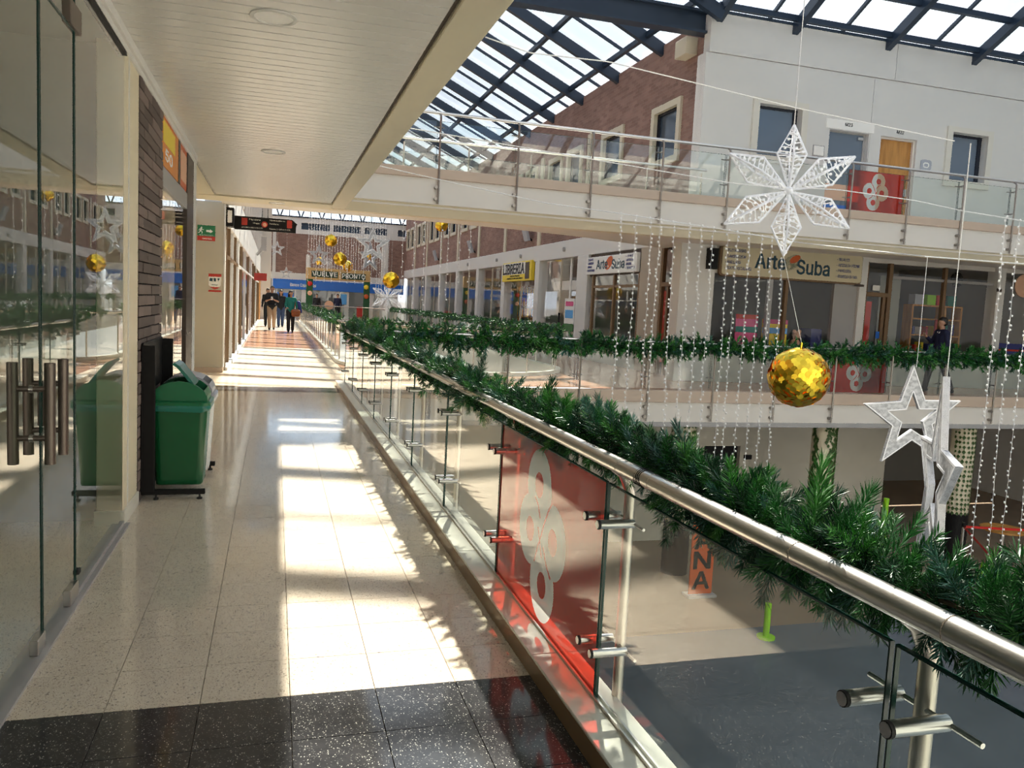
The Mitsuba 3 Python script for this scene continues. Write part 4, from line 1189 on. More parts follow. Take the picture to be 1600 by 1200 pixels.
k = one('poster', 'blue and red banner low on the dark shop glass at the right edge', 'poster', bx(17.02, 18.4, SY + 0.02, SY + 0.04, 0.70, 1.12), 'm_inkblue')
part(k, 'red_stripe', bx(17.02, 18.4, SY + 0.012, SY + 0.02, 0.93, 0.98), 'm_signred')
# goods behind the glass
rg2 = random.Random(8)
for i, (a, b, lo, hi, m, lab) in enumerate(((9.86, 10.42, 0.68, 1.50, 'm_pink', 'pink gift wrap sheet behind the stationery window, left of the two'), (10.55, 11.2, 0.68, 1.42, 'm_yellow', 'yellow and green gift wrap sheet behind the stationery window, right of the two'))):
    k = one('wrapping_paper', lab, 'wrapping paper', bx(a, b, SY + 0.30, SY + 0.33, lo, hi), m)
    part(k, 'stripe', bx(a, b, SY + 0.29, SY + 0.30, lo + 0.42, lo + 0.55), 'm_skyblue' if i else 'm_tealcloth')
    part(k, 'header', bx(a, b, SY + 0.29, SY + 0.30, hi - 0.1, hi), 'm_pink' if i else 'm_signred')
k = thing('plush_toy', 'small cream plush figure on the sill of the stationery window', 'toy')
part(k, 'body', trimesh.creation.icosphere(3, 0.15).apply_scale([0.9, 0.7, 1.1]).apply_translation([11.55, SY + 0.45, 0.85]), 'm_peach', True)
part(k, 'head', trimesh.creation.icosphere(3, 0.10).apply_translation([11.55, SY + 0.42, 1.08]), 'm_peach', True)
part(k, 'ears', cat([trimesh.creation.icosphere(2, 0.045).apply_translation([11.55 + q, SY + 0.42, 1.17]) for q in (-0.07, 0.07)]), 'm_peach', True)
k = one('gift_box', 'dark blue box with white print in the stationery window', 'box', cbx(11.85, 12.14, SY + 0.3, SY + 0.7, 0.68, 1.25), 'm_inkblue')
bk = thing('bookcase', 'orange wooden bookcase inside the dark shop behind the glass', 'bookcase')
for x in (14.95, 15.95, 16.45):
    part(bk, 'side', cbx(x, x + 0.05, 16.1, 16.4, 0, 1.95), 'm_wood')
for z in (0.3, 0.75, 1.2, 1.6, 1.93):
    part(bk, 'shelf', cbx(14.95, 16.5, 16.1, 16.4, z, z + 0.035), 'm_wood')
for i in range(14):
    x = 15.05 + 0.1 * i
    if abs(x - 15.97) < 0.08:
        continue
    z = (1.235, 0.785)[i % 2]
    k = one('book', 'paper goods standing on the orange bookcase in the dark shop', 'book', cbx(x, x + 0.06, 16.12, 16.35, z, z + rg2.uniform(0.18, 0.28)), rg2.choice(['m_signred', 'm_signwhite', 'm_teal', 'm_inkblue', 'm_yellow']), group='goods on the orange bookcase')
for i, (x, m, lab) in enumerate(((15.05, 'm_greybin', 'grey patterned gift box on top of the orange bookcase, leftmost'), (15.42, 'm_lime', 'green gift box on top of the orange bookcase'), (15.72, 'm_signred', 'red gift box on top of the orange bookcase'), (16.05, 'm_teal', 'teal gift box on top of the orange bookcase, rightmost'))):
    k = one('gift_box', lab, 'box', cbx(x, x + 0.26, 16.14, 16.36, 1.968, 2.22, 0.006), m)
k = one('shopping_bag', 'red bag hanging in front of the orange bookcase', 'bag', cbx(15.52, 15.82, 15.9, 15.98, 1.05, 1.62, 0.02), 'm_signred')
k = one('wall_fan', 'dark round fan high inside the dark shop', 'fan', cyl((16.1, 15.95, 2.62), (16.1, 16.02, 2.62), 0.17, 20), 'm_black')

# right wing shops
struct('wall_shop_5')
put('wall_shop_5', cat([bx(12.0, 12.1, 18.9, YF, 0, 3.0), bx(XR + 0.2, 12, 18.9, YF, 2.95, 3.02)] + [bx(XR + 0.25, 12, q, q + 0.1, 0, 3.0) for q in (21.9, 26.3, 30.5, 34.8, 39, 43.2, 47.5, 51.8, 55.9)]), 'm_roomwall')
cols = [22.0 + 4.24 * q for q in range(0, 8)] + [YF]
for i, (a, b) in enumerate(zip(cols[:-1], cols[1:])):
    w = f'window_{9 + i}'
    struct(w)
    mid = (a + b) / 2
    part(w, 'pane', vpane(XR + 0.1, a + 0.2, mid, 0.12, 3.0), 'm_pane')
    part(w, 'pane', vpane(XR + 0.1, mid, b - 0.2, 0.12, 3.0), 'm_pane')
    part(w, 'mullion', bx(XR + 0.07, XR + 0.12, mid - 0.025, mid + 0.025, 0.12, 3.0), 'm_steelpost')
    if i == 0:
        part(w, 'mullion', bx(XR + 0.07, XR + 0.12, a + 1.2, a + 1.28, 0.12, 3.0), 'm_signwhite')
        part(w, 'header_band', bx(XR + 0.6, XR + 0.65, a + 0.3, b, 2.05, 2.35), 'm_signwhite')
        part(w, 'door_pull', bx(XR + 0.03, XR + 0.07, a + 2.0, a + 2.06, 0.9, 1.3), 'm_black')
k = one('poster', 'white and green poster with pink print on the glass beside the wide white pier', 'poster', bx(XR + 0.07, XR + 0.09, 22.75, 23.6, 0.95, 1.75), 'm_signwhite')
part(k, 'green_foot', bx(XR + 0.06, XR + 0.07, 22.75, 23.6, 0.75, 0.98), 'm_leaf')
part(k, 'pink_print', bx(XR + 0.06, XR + 0.07, 22.85, 23.5, 1.52, 1.66), 'm_pink')
part(k, 'blue_print', bx(XR + 0.06, XR + 0.07, 22.85, 23.5, 1.15, 1.40), 'm_skyblue')
k = thing('bookshop_sign', 'yellow LIBRERIA signboard over the book shop on the right wing', 'sign')
part(k, 'board', cbx(XR - 0.12, XR + 0.02, 26.65, 30.3, 2.36, 3.06, 0.01), 'm_yellow')
part(k, 'white_field', bx(XR - 0.125, XR - 0.12, 27.35, 30.25, 2.60, 3.03), 'm_signwhite')
part(k, 'lettering', mk('LIBRERIA', 0.36, 30.18, 2.63, 2.75).apply_translation([-0.03, 0, 0]), 'm_black')
part(k, 'book_print', bx(XR - 0.135, XR - 0.12, 26.85, 27.3, 2.42, 3.0), 'm_darkbrown')
part(k, 'small_print', cat([mk('TEXTOS ESCOLARES', 0.05, 29.2, 2.52, 1.2).apply_translation([-0.03, 0, 0]), mk('COMPRA Y VENTA DE LIBROS', 0.05, 29.6, 2.43, 2.0).apply_translation([-0.03, 0, 0])]), 'm_black')
for q, (y0, lab) in enumerate(((26.9, 'nearer'), (28.6, 'farther'))):
    bk = thing('bookcase', f'dark bookcase full of books in the book shop window, {lab} one', 'bookcase')
    part(bk, 'side', cat([cbx(XR + 0.5, XR + 0.8, y0, y0 + 0.05, 0, 2.2), cbx(XR + 0.5, XR + 0.8, y0 + 1.45, y0 + 1.5, 0, 2.2)]), 'm_wood')
    for z in (0.2, 0.62, 1.04, 1.46, 1.88):
        part(bk, 'shelf', cbx(XR + 0.5, XR + 0.8, y0, y0 + 1.5, z, z + 0.03), 'm_wood')
        yq = y0 + 0.07
        while yq < y0 + 1.40:
            w = rg2.uniform(0.05, 0.11)
            one('book', f'book standing in the {lab} bookcase of the book shop window', 'book', bx(XR + 0.52, XR + 0.72, yq, yq + w - 0.006, z + 0.031, z + rg2.uniform(0.24, 0.36)), rg2.choice(['m_signred', 'm_signwhite', 'm_teal', 'm_inkblue', 'm_yellow', 'm_skyblue', 'm_darkbrown', 'm_peach', 'm_orange']), group=f'books in the {lab} bookcase')
            yq += w
# windows of the brick wing (upper storey)
for i, (a, b) in enumerate(wins):
    w = f'window_{20 + i}'
    struct(w)
    fr_ = sbox(a, 4.85, b, 6.26).difference(sbox(a + 0.16, 5.0, b - 0.16, 6.11))
    part(w, 'surround', extr(fr_, 0.10, ((XR - 0.06, 0, 0), UY, UZ)), 'm_creamframe')
    part(w, 'sash', extr(sbox(a + 0.15, 4.99, b - 0.15, 6.12).difference(sbox(a + 0.21, 5.05, b - 0.21, 6.06)), 0.05, ((XR + 0.06, 0, 0), UY, UZ)), 'm_windowframe')
    part(w, 'pane', vpane(XR + 0.10, a + 0.2, b - 0.2, 5.04, 6.07), 'm_windowdark')
# windows and doors of the white facade
for nme, key in (('w1', 'window_40'), ('w2', 'window_41')):
    a, b, lo, hi = openings[nme]
    struct(key)
    part(key, 'surround', extr(sbox(a - 0.15, lo - 0.15, b + 0.15, hi + 0.12).difference(sbox(a, lo, b, hi)), 0.05, ((0, YW, 0), UX, UZ)), 'm_whiteframe')
    part(key, 'sash', extr(sbox(a, lo, b, hi).difference(sbox(a + 0.05, lo + 0.05, b - 0.1, hi - 0.05)), 0.06, ((0, YW + 0.2, 0), UX, UZ)), 'm_windowframe')
    part(key, 'pane', hpane(YW + 0.17, a, b, lo, hi), 'm_blindpane')
struct('door_6')
a, b, lo, hi = openings['d1']
part('door_6', 'leaf', hpane(YW + 0.12, a, b, lo, hi), 'm_blindpane')
part('door_6', 'frame', extr(sbox(a - 0.03, lo, b + 0.06, hi + 0.03).difference(sbox(a + 0.03, lo, b - 0.06, hi - 0.03)), 0.06, ((0, YW + 0.16, 0), UX, UZ)), 'm_greypaint')
part('door_6', 'transom', bx(a - 0.1, b + 0.12, YW - 0.012, YW + 0.0, hi + 0.02, hi + 0.22), 'm_signwhite')
part('door_6', 'poster', cat([bx(a + 0.04, b - 0.3, YW + 0.10, YW + 0.11, 3.6, 4.05)]), 'm_blue')
part('door_6', 'pink_poster', bx(a + 0.04, b - 0.05, YW + 0.10, YW + 0.11, 4.15, 4.5), 'm_peach')
part('door_6', 'closer', cbx(b - 0.22, b - 0.08, YW + 0.07, YW + 0.12, hi - 0.14, hi - 0.08), 'm_steel')
part('door_6', 'lettering', text('M23', 0.07, 0.004, (12.1, YW - 0.013, hi + 0.10), UX, UZ, True, align='c'), 'm_black')
struct('door_7')
a, b, lo, hi = openings['d2']
put('door_7', cbx(a + 0.04, b - 0.04, YW + 0.12, YW + 0.16, lo, hi - 0.04), 'm_wood')
part('door_7', 'frame', extr(sbox(a - 0.03, lo, b + 0.03, hi + 0.03).difference(sbox(a + 0.04, lo, b - 0.04, hi - 0.04)), 0.08, ((0, YW + 0.14, 0), UX, UZ)), 'm_fascia')
part('door_7', 'lock_plate', cbx(b - 0.18, b - 0.08, YW + 0.09, YW + 0.12, 4.38, 4.55), 'm_steel')
part('door_7', 'lettering', text('M22', 0.07, 0.004, (13.5, YW - 0.0, hi + 0.09), UX, UZ, True, align='c'), 'm_black')
k = one('door_plaque', 'small white plaque on the facade left of the blue glass door', 'plaque', cbx(11.24, 11.50, YW - 0.02, YW, 5.05, 5.25), 'm_signwhite')
part(k, 'frame', cbx(11.22, 11.52, YW - 0.012, YW, 5.03, 5.27), 'm_greypaint')
k = one('door_plaque', 'rounded grey plaque on the facade right of the wooden door', 'plaque', extr(Polygon(rrect(0.30, 0.24, 0.06)), 0.02, ((14.28, YW, 5.12), UX, UZ)), 'm_greybin')
part(k, 'print', extr(Polygon(rrect(0.17, 0.12, 0.05)).difference(Polygon(rrect(0.12, 0.07, 0.03))), 0.004, ((14.28, YW - 0.02, 5.12), UX, UZ)), 'm_signwhite')
k = one('junction_box', 'cream metal box high on the brick wall by the roof corner', 'box', cbx(XR - 0.28, XR, 16.05, 16.55, 7.0, 7.36, 0.008), 'm_creamframe')
part(k, 'conduit', cyl((XR - 0.05, 16.4, 7.3), (XR - 0.05, 16.4, 7.66), 0.02, 8), 'm_brickwall')
for i, yq in enumerate((26.6, 34.9, 43.2)):
    k = thing('wall_floodlight', f'grey floodlight tilted up on the brick wing, {("nearest", "middle", "farthest")[i]} of three', 'lamp')
    mm = cbx(-0.05, 0.05, -0.22, 0.22, -0.28, 0.28, 0.01)
    mm.apply_transform(trimesh.transformations.rotation_matrix(math.radians(-18), [0, 1, 0]))
    part(k, 'housing', mm.apply_translation([XR - 0.25, yq + 0.5, 4.0]), 'm_greybin')
    part(k, 'arm', cyl((XR, yq + 0.5, 3.75), (XR - 0.22, yq + 0.5, 3.95), 0.03, 8), 'm_black')
for i, yq in enumerate((23.6, 28.2, 31.5, 36.6)):
    k = one('wall_spot', 'small round dark spot fitting on the white band of the right wing', 'lamp', cyl((XR - 0.09, yq, 3.26), (XR - 0.02, yq, 3.26), 0.07, 14), 'm_greypaint', 40, group='spot fittings on the white band')

# far end: bank front
k = thing('bank_sign', 'long bright blue bank signband across the far wall', 'sign')
part(k, 'band', cbx(-0.15, XR - 0.05, YF - 0.16, YF - 0.04, 1.86, 2.50, 0.01), 'm_blue')
part(k, 'lettering', cat([text('Banco Caja Social', 0.20, 0.01, (0.95, YF - 0.165, 2.06), UX, UZ, True, width=1.7), text('Banco Caja Social', 0.20, 0.01, (7.5, YF - 0.165, 2.06), UX, UZ, True, width=1.0)]), 'm_signwhite')
for i, (a, b, lo, hi, m, lab) in enumerate(((0.12, 1.2, 0.9, 1.6, 'm_blue', 'blue poster on the bank glass by the far left column'), (4.3, 4.7, 1.0, 1.7, 'm_skyblue', 'light blue poster on the bank glass beside the white column'), (5.4, 6.0, 0.1, 0.9, 'm_redball', 'red queue sign on the bank glass'))):
    one('poster', lab, 'poster', bx(a, b, YF - 0.06, YF - 0.05, lo, hi), m)
# welcome arch
k = thing('christmas_arch', 'green and tan arch with VUELVE PRONTO lettering before the bank', 'arch')
AY = 51.0
part(k, 'post', cbx(1.83, 2.22, AY, AY + 0.25, 0, 2.55), 'm_archgreen')
part(k, 'post', cbx(5.33, 5.69, AY, AY + 0.25, 0, 2.55), 'm_archgreen')
part(k, 'beam', cbx(1.80, 5.70, AY - 0.05, AY + 0.3, 2.50, 3.20, 0.02), 'm_tanboard')
part(k, 'plate', bx(2.12, 3.70, AY - 0.07, AY - 0.05, 2.64, 3.02), 'm_plate')
part(k, 'plate', bx(3.92, 5.40, AY - 0.07, AY - 0.05, 2.60, 2.98), 'm_plate')
part(k, 'lettering', text('VUELVE', 0.27, 0.01, (2.16, AY - 0.072, 2.71), UX, UZ, True, width=1.5), 'm_signwhite')
part(k, 'lettering', text('PRONTO', 0.27, 0.01, (3.96, AY - 0.072, 2.67), UX, UZ, True, width=1.42), 'm_signwhite')
for (x, z, m) in ((2.04, 2.22, 'm_redball'), (2.05, 1.64, 'm_peach'), (5.46, 2.18, 'm_yellow'), (5.48, 1.6, 'm_orange2')):
    part(k, 'ornament', trimesh.creation.icosphere(2, 0.15).apply_scale([1, 0.4, 1]).apply_translation([x, AY - 0.03, z]), m, True)
k = one('cardboard_figure', 'round peach coloured cut-out face at the foot of the arch', 'figure', cyl((3.2, 50.6, 0.95), (3.2, 50.64, 0.95), 0.28, 20), 'm_peach')
for i, (x, yq, h, m, lab) in enumerate(((3.9, 53.2, 1.65, 'm_navycloth', 'person in dark clothes standing before the bank, right of the arch middle'), (2.6, 53.6, 1.6, 'm_blackcloth', 'person in black standing before the bank, left of the arch middle'))):
    FARP = globals().setdefault('FARP', []) + [(x, yq, h, m, lab)]
    globals()['FARP'] = FARP
# things on the lower floor
for i, (x, lab) in enumerate(((7.45, 'left'), (10.60, 'middle'), (14.10, 'right'))):
    k = thing('ivy_column', f'round cream column on the lower floor wound with ivy, {lab} one of three', 'column')
    part(k, 'shaft', cyl((x, 13.4, -2.5), (x, 13.4, -0.61), 0.235, 28), 'm_cream', 40)
    part(k, 'base', cyl((x, 13.4, ZL), (x, 13.4, -2.5), 0.25, 28), 'm_black', 40)
    g = np.random.default_rng(40 + i)
    lv, lf = [], []
    if i == 1:
        cx_ = [(-2.95, 0.13), (-1.55, 0.24), (-1.05, 0.05), (-0.4, 0.15)]
    else:
        cx_ = [(-3.0 + 0.34 * q, 0.03) for q in range(11)]
    for a0, sp in cx_:
        n = int((150 if sp > 0.2 else 95) if i == 1 else 19)
        for z in np.linspace(-2.48, -0.65, n):
            aa = a0 + g.normal() * sp + 0.1 * math.sin(z * 4)
            s = g.uniform(0.028, 0.05)
            c0 = np.array([x + 0.245 * math.cos(aa), 13.4 + 0.245 * math.sin(aa), z])
            tg = np.array([-math.sin(aa), math.cos(aa), 0])
            rr = np.array([math.cos(aa), math.sin(aa), 0])
            b = len(lv)
            lv += [c0 - tg * s * 0.8, c0 + [0, 0, s] + rr * 0.012, c0 + tg * s * 0.8, c0 - [0, 0, s * 1.1] + rr * 0.02]
            lf += [[b, b + 1, b + 2], [b, b + 2, b + 3]]
    part(k, 'ivy', trimesh.Trimesh(lv, lf, process=False), 'm_ivy', stuff=True)
struct('door_8')
put('door_8', bx(9.10, 10.0, YW + 0.12, YW + 0.18, ZL, -1.42), 'm_black')
one('door_plaque', 'tiny black plaque on the lower wall beside the black door', 'plaque', bx(10.10, 10.30, YW - 0.02, YW, -1.72, -1.62), 'm_black')


def stanchion(x, yq, lab):
    k = thing('stanchion', lab, 'stanchion')
    part(k, 'post', cyl((x, yq, ZL + 0.02), (x, yq, ZL + 1.0), 0.028, 14), 'm_steel', 40)
    part(k, 'base', loft([np.column_stack([x + q * np.cos(np.linspace(0, 2 * np.pi, 25)[:-1]), yq + q * np.sin(np.linspace(0, 2 * np.pi, 25)[:-1]), np.full(24, zq)]) for q, zq in ((0.17, ZL), (0.17, ZL + 0.015), (0.05, ZL + 0.04))]), 'm_steel', 40)
    part(k, 'head', cyl((x, yq, ZL + 0.92), (x, yq, ZL + 1.01), 0.04, 14), 'm_black', 40)
    return k


stanchion(12.11, 10.59, 'steel queue stanchion on the lower floor beside the lime pole')
stanchion(13.5, 12.6, 'steel queue stanchion on the lower floor by the dark opening')
one('barrier_belt', 'red belt strung between the stanchions on the lower floor', 'belt', cat([beam((12.11, 10.59, ZL + 0.95), (13.5, 12.6, ZL + 0.95), 0.004, 0.05), beam((13.5, 12.6, ZL + 0.95), (16.5, 11.6, ZL + 0.95), 0.004, 0.05)]), 'm_redball')
for i, (x, yq, zt, lab) in enumerate(((11.44, 12.5, -1.92, 'lime green pole on the lower floor before the dark opening'), (11.56, 10.3, -2.5, 'lime green pole on the lower floor beside the stanchion'), (7.4, 10.3, -2.95, 'lime green pole on the lower floor seen through the near glass'))):
    one('lime_pole', lab, 'pole', cat([cyl((x, yq, ZL), (x, yq, zt), 0.05, 16), cyl((x, yq, ZL), (x, yq, ZL + 0.03), 0.14, 16)]), 'm_lime', 40)
k = thing('banner', 'orange roll-up banner with dark letters on the lower floor, seen through the near glass', 'banner')
part(k, 'sheet', cbx(7.05, 7.5, 12.1, 12.13, ZL + 0.05, ZL + 1.55), 'm_orange2')
for q, ch in enumerate('ANAG'):
    part(k, 'lettering', text(ch, 0.30, 0.006, (7.27, 12.098, ZL + 0.15 + 0.36 * q), UX, UZ, True, align='c', width=0.34), 'm_black')
part(k, 'foot', cbx(7.0, 7.55, 12.0, 12.25, ZL, ZL + 0.05), 'm_greypaint')
k = thing('cafe_table', 'brown round table in the dark opening of the lower floor', 'table')
part(k, 'top', cyl((14.9, 12.9, ZL + 0.72), (14.9, 12.9, ZL + 0.76), 0.45, 28), 'm_wood', 40)
part(k, 'leg', cyl((14.9, 12.9, ZL), (14.9, 12.9, ZL + 0.72), 0.035, 12), 'm_steel', 40)
part(k, 'foot', cyl((14.9, 12.9, ZL), (14.9, 12.9, ZL + 0.03), 0.24, 20), 'm_black', 40)

# ================================================================ CHRISTMAS DECORATIONS


def wire(label, pts, r=0.006, m='m_cord', sag=0.0):
    p = np.array(pts, float)
    n = 60
    t = np.linspace(0, 1, n) * (len(p) - 1)
    q = np.column_stack([np.interp(t, np.arange(len(p)), p[:, c]) for c in range(3)])
    return one('suspension_wire', label, 'wire', tube(q, r, 6), m)


wire('white light cord slung in front of the footbridge carrying the light strands', [(1.03, 11, 3.24), (1.36, 11, 3.18), (2.06, 11, 3.09), (3.64, 11, 2.90), (4.73, 11, 2.85), (6.44, 11, 2.75), (7.93, 11, 2.64), (6.44, 6.86, 2.14), (9.1, 8, 2.27), (20.9, 11, 3.0)], 0.007)
wire('thin wire slung across the void in front of everything, ending over the nearest silver star', [(1.02, 4.2, 2.79), (1.27, 4.2, 2.744), (1.717, 4.2, 2.758), (2.31, 4.2, 2.707), (2.954, 4.2, 2.65), (4.10, 4.2, 2.585)], 0.0035)
wire('thin wire behind the snowflake star carrying the right hand strands', [(1.03, 8, 3.1), (4.96, 8, 2.88), (6.23, 8, 2.94), (7.32, 8, 2.91), (8.0, 8, 2.85), (9.02, 8, 2.80), (12, 8, 2.9), (20.9, 8, 3.4)], 0.006)


def bulbs(p, g, r=0.013, step=0.075):
    V, F = [], []
    d = 0
    L = np.concatenate([[0], np.cumsum(np.linalg.norm(np.diff(p, axis=0), axis=1))])
    out = []
    while d < L[-1]:
        q = np.array([np.interp(d, L, p[:, c]) for c in range(3)])
        a = g.uniform(0, 6.28)
        o = np.array([math.cos(a), math.sin(a) * 0.8, 0.25])
        m = trimesh.creation.octahedron() if hasattr(trimesh.creation, 'octahedron') else trimesh.creation.icosphere(0, 1.0)
        m = m.copy()
        m.apply_scale([r, r, r * 1.3])
        m.apply_translation(q + o * (r * 1.5))
        out.append(m)
        d += step * g.uniform(0.6, 1.3)
    return cat(out)


def strand(x, y, z1, z0, lab, group, r=0.0045, br=0.013, step=0.075, dx=0.0, seed=0, light=False):
    g = np.random.default_rng(seed)
    n = max(6, int((z1 - z0) / 0.12))
    t = np.linspace(0, 1, n)
    p = np.column_stack([x + dx * t + np.cumsum(g.normal(size=n)) * 0.003, np.full(n, y) + np.cumsum(g.normal(size=n)) * 0.003, z1 + (z0 - z1) * t])
    k = thing('light_strand', lab, 'light strand', group)
    if light:
        scene[k] = mikit.ply(cat([tube(p, r, 3, False), bulbs(p, g, br, step)]), 'm_bulb')
        return k
    part(k, 'cord', tube(p, r, 4, False), 'm_cord')
    part(k, 'bulb', bulbs(p, g, br, step), 'm_bulb', stuff=True)
    return k


ORD = ['first', 'second', 'third', 'fourth', 'fifth', 'sixth', 'seventh', 'eighth', 'ninth', 'tenth', 'eleventh', 'twelfth', 'thirteenth', 'fourteenth']
XS = [4.86, 5.09, 5.33, 5.48, 5.72, 5.96, 6.17, 6.38, 6.63, 6.80, 7.02, 7.24, 7.43, 7.63]
ZB = [-0.05, -0.12, -0.1, -0.15, -0.55, -0.6, -0.95, -1.1, -1.25, -1.15, -1.1, -1.3, -1.2, -1.0]
for i, (x, zb) in enumerate(zip(XS, ZB)):
    zt = float(np.interp(x, [4.73, 6.44, 7.93], [2.85, 2.75, 2.64]))
    strand(x, 11.0, zt, zb, f'white light strand, {ORD[i]} from the left of those hanging between footbridge and gold ball', 'light strands left of the gold ball', seed=100 + i, dx=0.02, r=0.003, br=0.0155)
for i, (x, zt, zb) in enumerate(((8.72, 2.83, -1.72), (8.95, 2.80, -1.98), (9.22, 2.81, -2.05), (9.46, 2.82, -1.85), (9.75, 2.83, -1.5), (10.02, 2.84, -1.9))):
    strand(x, 8.0, zt, zb, f'white light strand, {ORD[i]} from the left of those right of the silver stars', 'light strands at the right edge', r=0.0035, br=0.0135, seed=130 + i, dx=0.05)


def gold_ball(c, r, lab, seed, n=420, detail=True, top=1.2):
    k = thing('gold_ball', lab, 'ornament')
    c = np.array(c, float)
    top = np.array(top if np.ndim(top) else (c[0], c[1], top), float)
    part(k, 'core', trimesh.creation.icosphere(3, r * 0.965).apply_translation(c), 'm_gold', True)
    g = np.random.default_rng(seed)
    if detail:
        ms = []
        for i in range(n):
            z = 1 - 2 * (i + 0.5) / n
            a = i * 2.39996
            d = np.array([math.sqrt(1 - z * z) * math.cos(a), math.sqrt(1 - z * z) * math.sin(a), z])
            nrm = d + g.normal(size=3) * 0.10 + [0, 0, -0.10]
            nrm /= np.linalg.norm(nrm)
            s = np.cross(nrm, [0.1, 0.2, 0.97])
            s /= np.linalg.norm(s)
            t = np.cross(nrm, s)
            rr = r * 2.35 / math.sqrt(n)
            an = np.arange(9) * 2 * np.pi / 9
            v = c + d * r * 0.985 + rr * (np.cos(an)[:, None] * s + np.sin(an)[:, None] * t)
            v = np.vstack([c + d * r * 0.985, v])
            ms.append(trimesh.Trimesh(v, [[0, 1 + j, 1 + (j + 1) % 9] for j in range(9)], process=False))
        part(k, 'sequin', cat(ms), 'm_gold', stuff=True)
    part(k, 'hanger', cyl(c + [0, 0, r * 0.97], c + [0, 0, r + 0.05], 0.012, 8), 'm_gold')
    part(k, 'cord', cyl(c + [0, 0, r + 0.04], top, 0.003, 5), 'm_cord')
    return k


gold_ball((5.06, 6.86, 0.843), 0.30, 'large gold sequin ball hanging in the void before the gallery', 1, top=(4.77, 6.86, 2.03))
for i, (c, r, lab) in enumerate((((4.12, 30, 2.17), 0.30, 'gold ball hanging above the white snowflake by the bank wall column'), ((2.64, 41.7, 4.27), 0.30, 'gold ball hanging highest, left, above the welcome arch'), ((2.80, 37.5, 3.18), 0.30, 'gold ball hanging over the middle of the welcome arch'), ((3.94, 46.9, 3.25), 0.30, 'gold ball half behind another just over the arch lettering'),
                                 ((2.32, 46, 3.4), 0.22, 'small gold ball hanging below the silver star left over the arch'), ((4.98, 46, 3.83), 0.2, 'tiny gold ball below the big far silver star'), ((7.42, 37.5, 5.05), 0.30, 'gold ball just showing under the footbridge edge'))):
    gold_ball(c, r, lab, 10 + i, 160, True, top=zr2(c[0]) + 0.07)


def star5(R, ro, th):
    a = [math.radians(90 + 36 * q) for q in range(10)]
    o = Polygon([((R if q % 2 == 0 else R * ro) * math.cos(t), (R if q % 2 == 0 else R * ro) * math.sin(t)) for q, t in enumerate(a)])
    return o, o.difference(affinity.scale(o, 0.50, 0.50, origin=(0, 0)))


def silver_star(c, R, yaw, lab, th=0.035, tilt=0.0, top=5.0):
    k = thing('silver_star', lab, 'ornament')
    o, p = star5(R, 0.42, th)
    M = T().translate([float(q) for q in c]).rotate([0, 0, 1], yaw).rotate([0, 1, 0], tilt)
    part(k, 'face', extr(p, th, ((0, th / 2, 0), UX, UZ)), 'm_silver', to_world=M)
    rim = p.difference(p.buffer(-0.012 * R / 0.5))
    part(k, 'rim', extr(rim, th + 0.008, ((0, th / 2 + 0.004, 0), UX, UZ)), 'm_silveredge', to_world=M)
    c = np.array(c, float)
    part(k, 'cord', cyl(c + [0, 0, R * 0.97], (c[0], c[1], top), 0.0035, 5), 'm_cord')
    return k


silver_star((6.50, 6.86, 0.44), 0.56, -12, 'flat silver star outline facing the viewer, hanging low at the right', top=2.14, tilt=-4)
silver_star((4.23, 4.20, 0.39), 0.70, 54.5, 'flat silver star outline seen nearly edge on, hanging nearest at the right', top=2.585, tilt=0)
for i, (c, R, lab) in enumerate((((2.68, 23.7, 2.99), 0.53, 'biggest of the far silver stars, hanging under the footbridge edge'), ((2.98, 27, 2.80), 0.50, 'silver star hanging just behind the biggest far one'), ((1.93, 39, 3.37), 0.53, 'silver star hanging left over the welcome arch'), ((0.07, 52, 4.25), 0.50, 'silver star hanging before the brick far wall, below the directory sign'), ((0.65, 53, 2.82), 0.42, 'small silver star hanging before the blue bank sign'))):
    silver_star(c, R, 6 if i != 1 else 35, lab, 0.06, 0, top=zr2(c[0]) + 0.07)


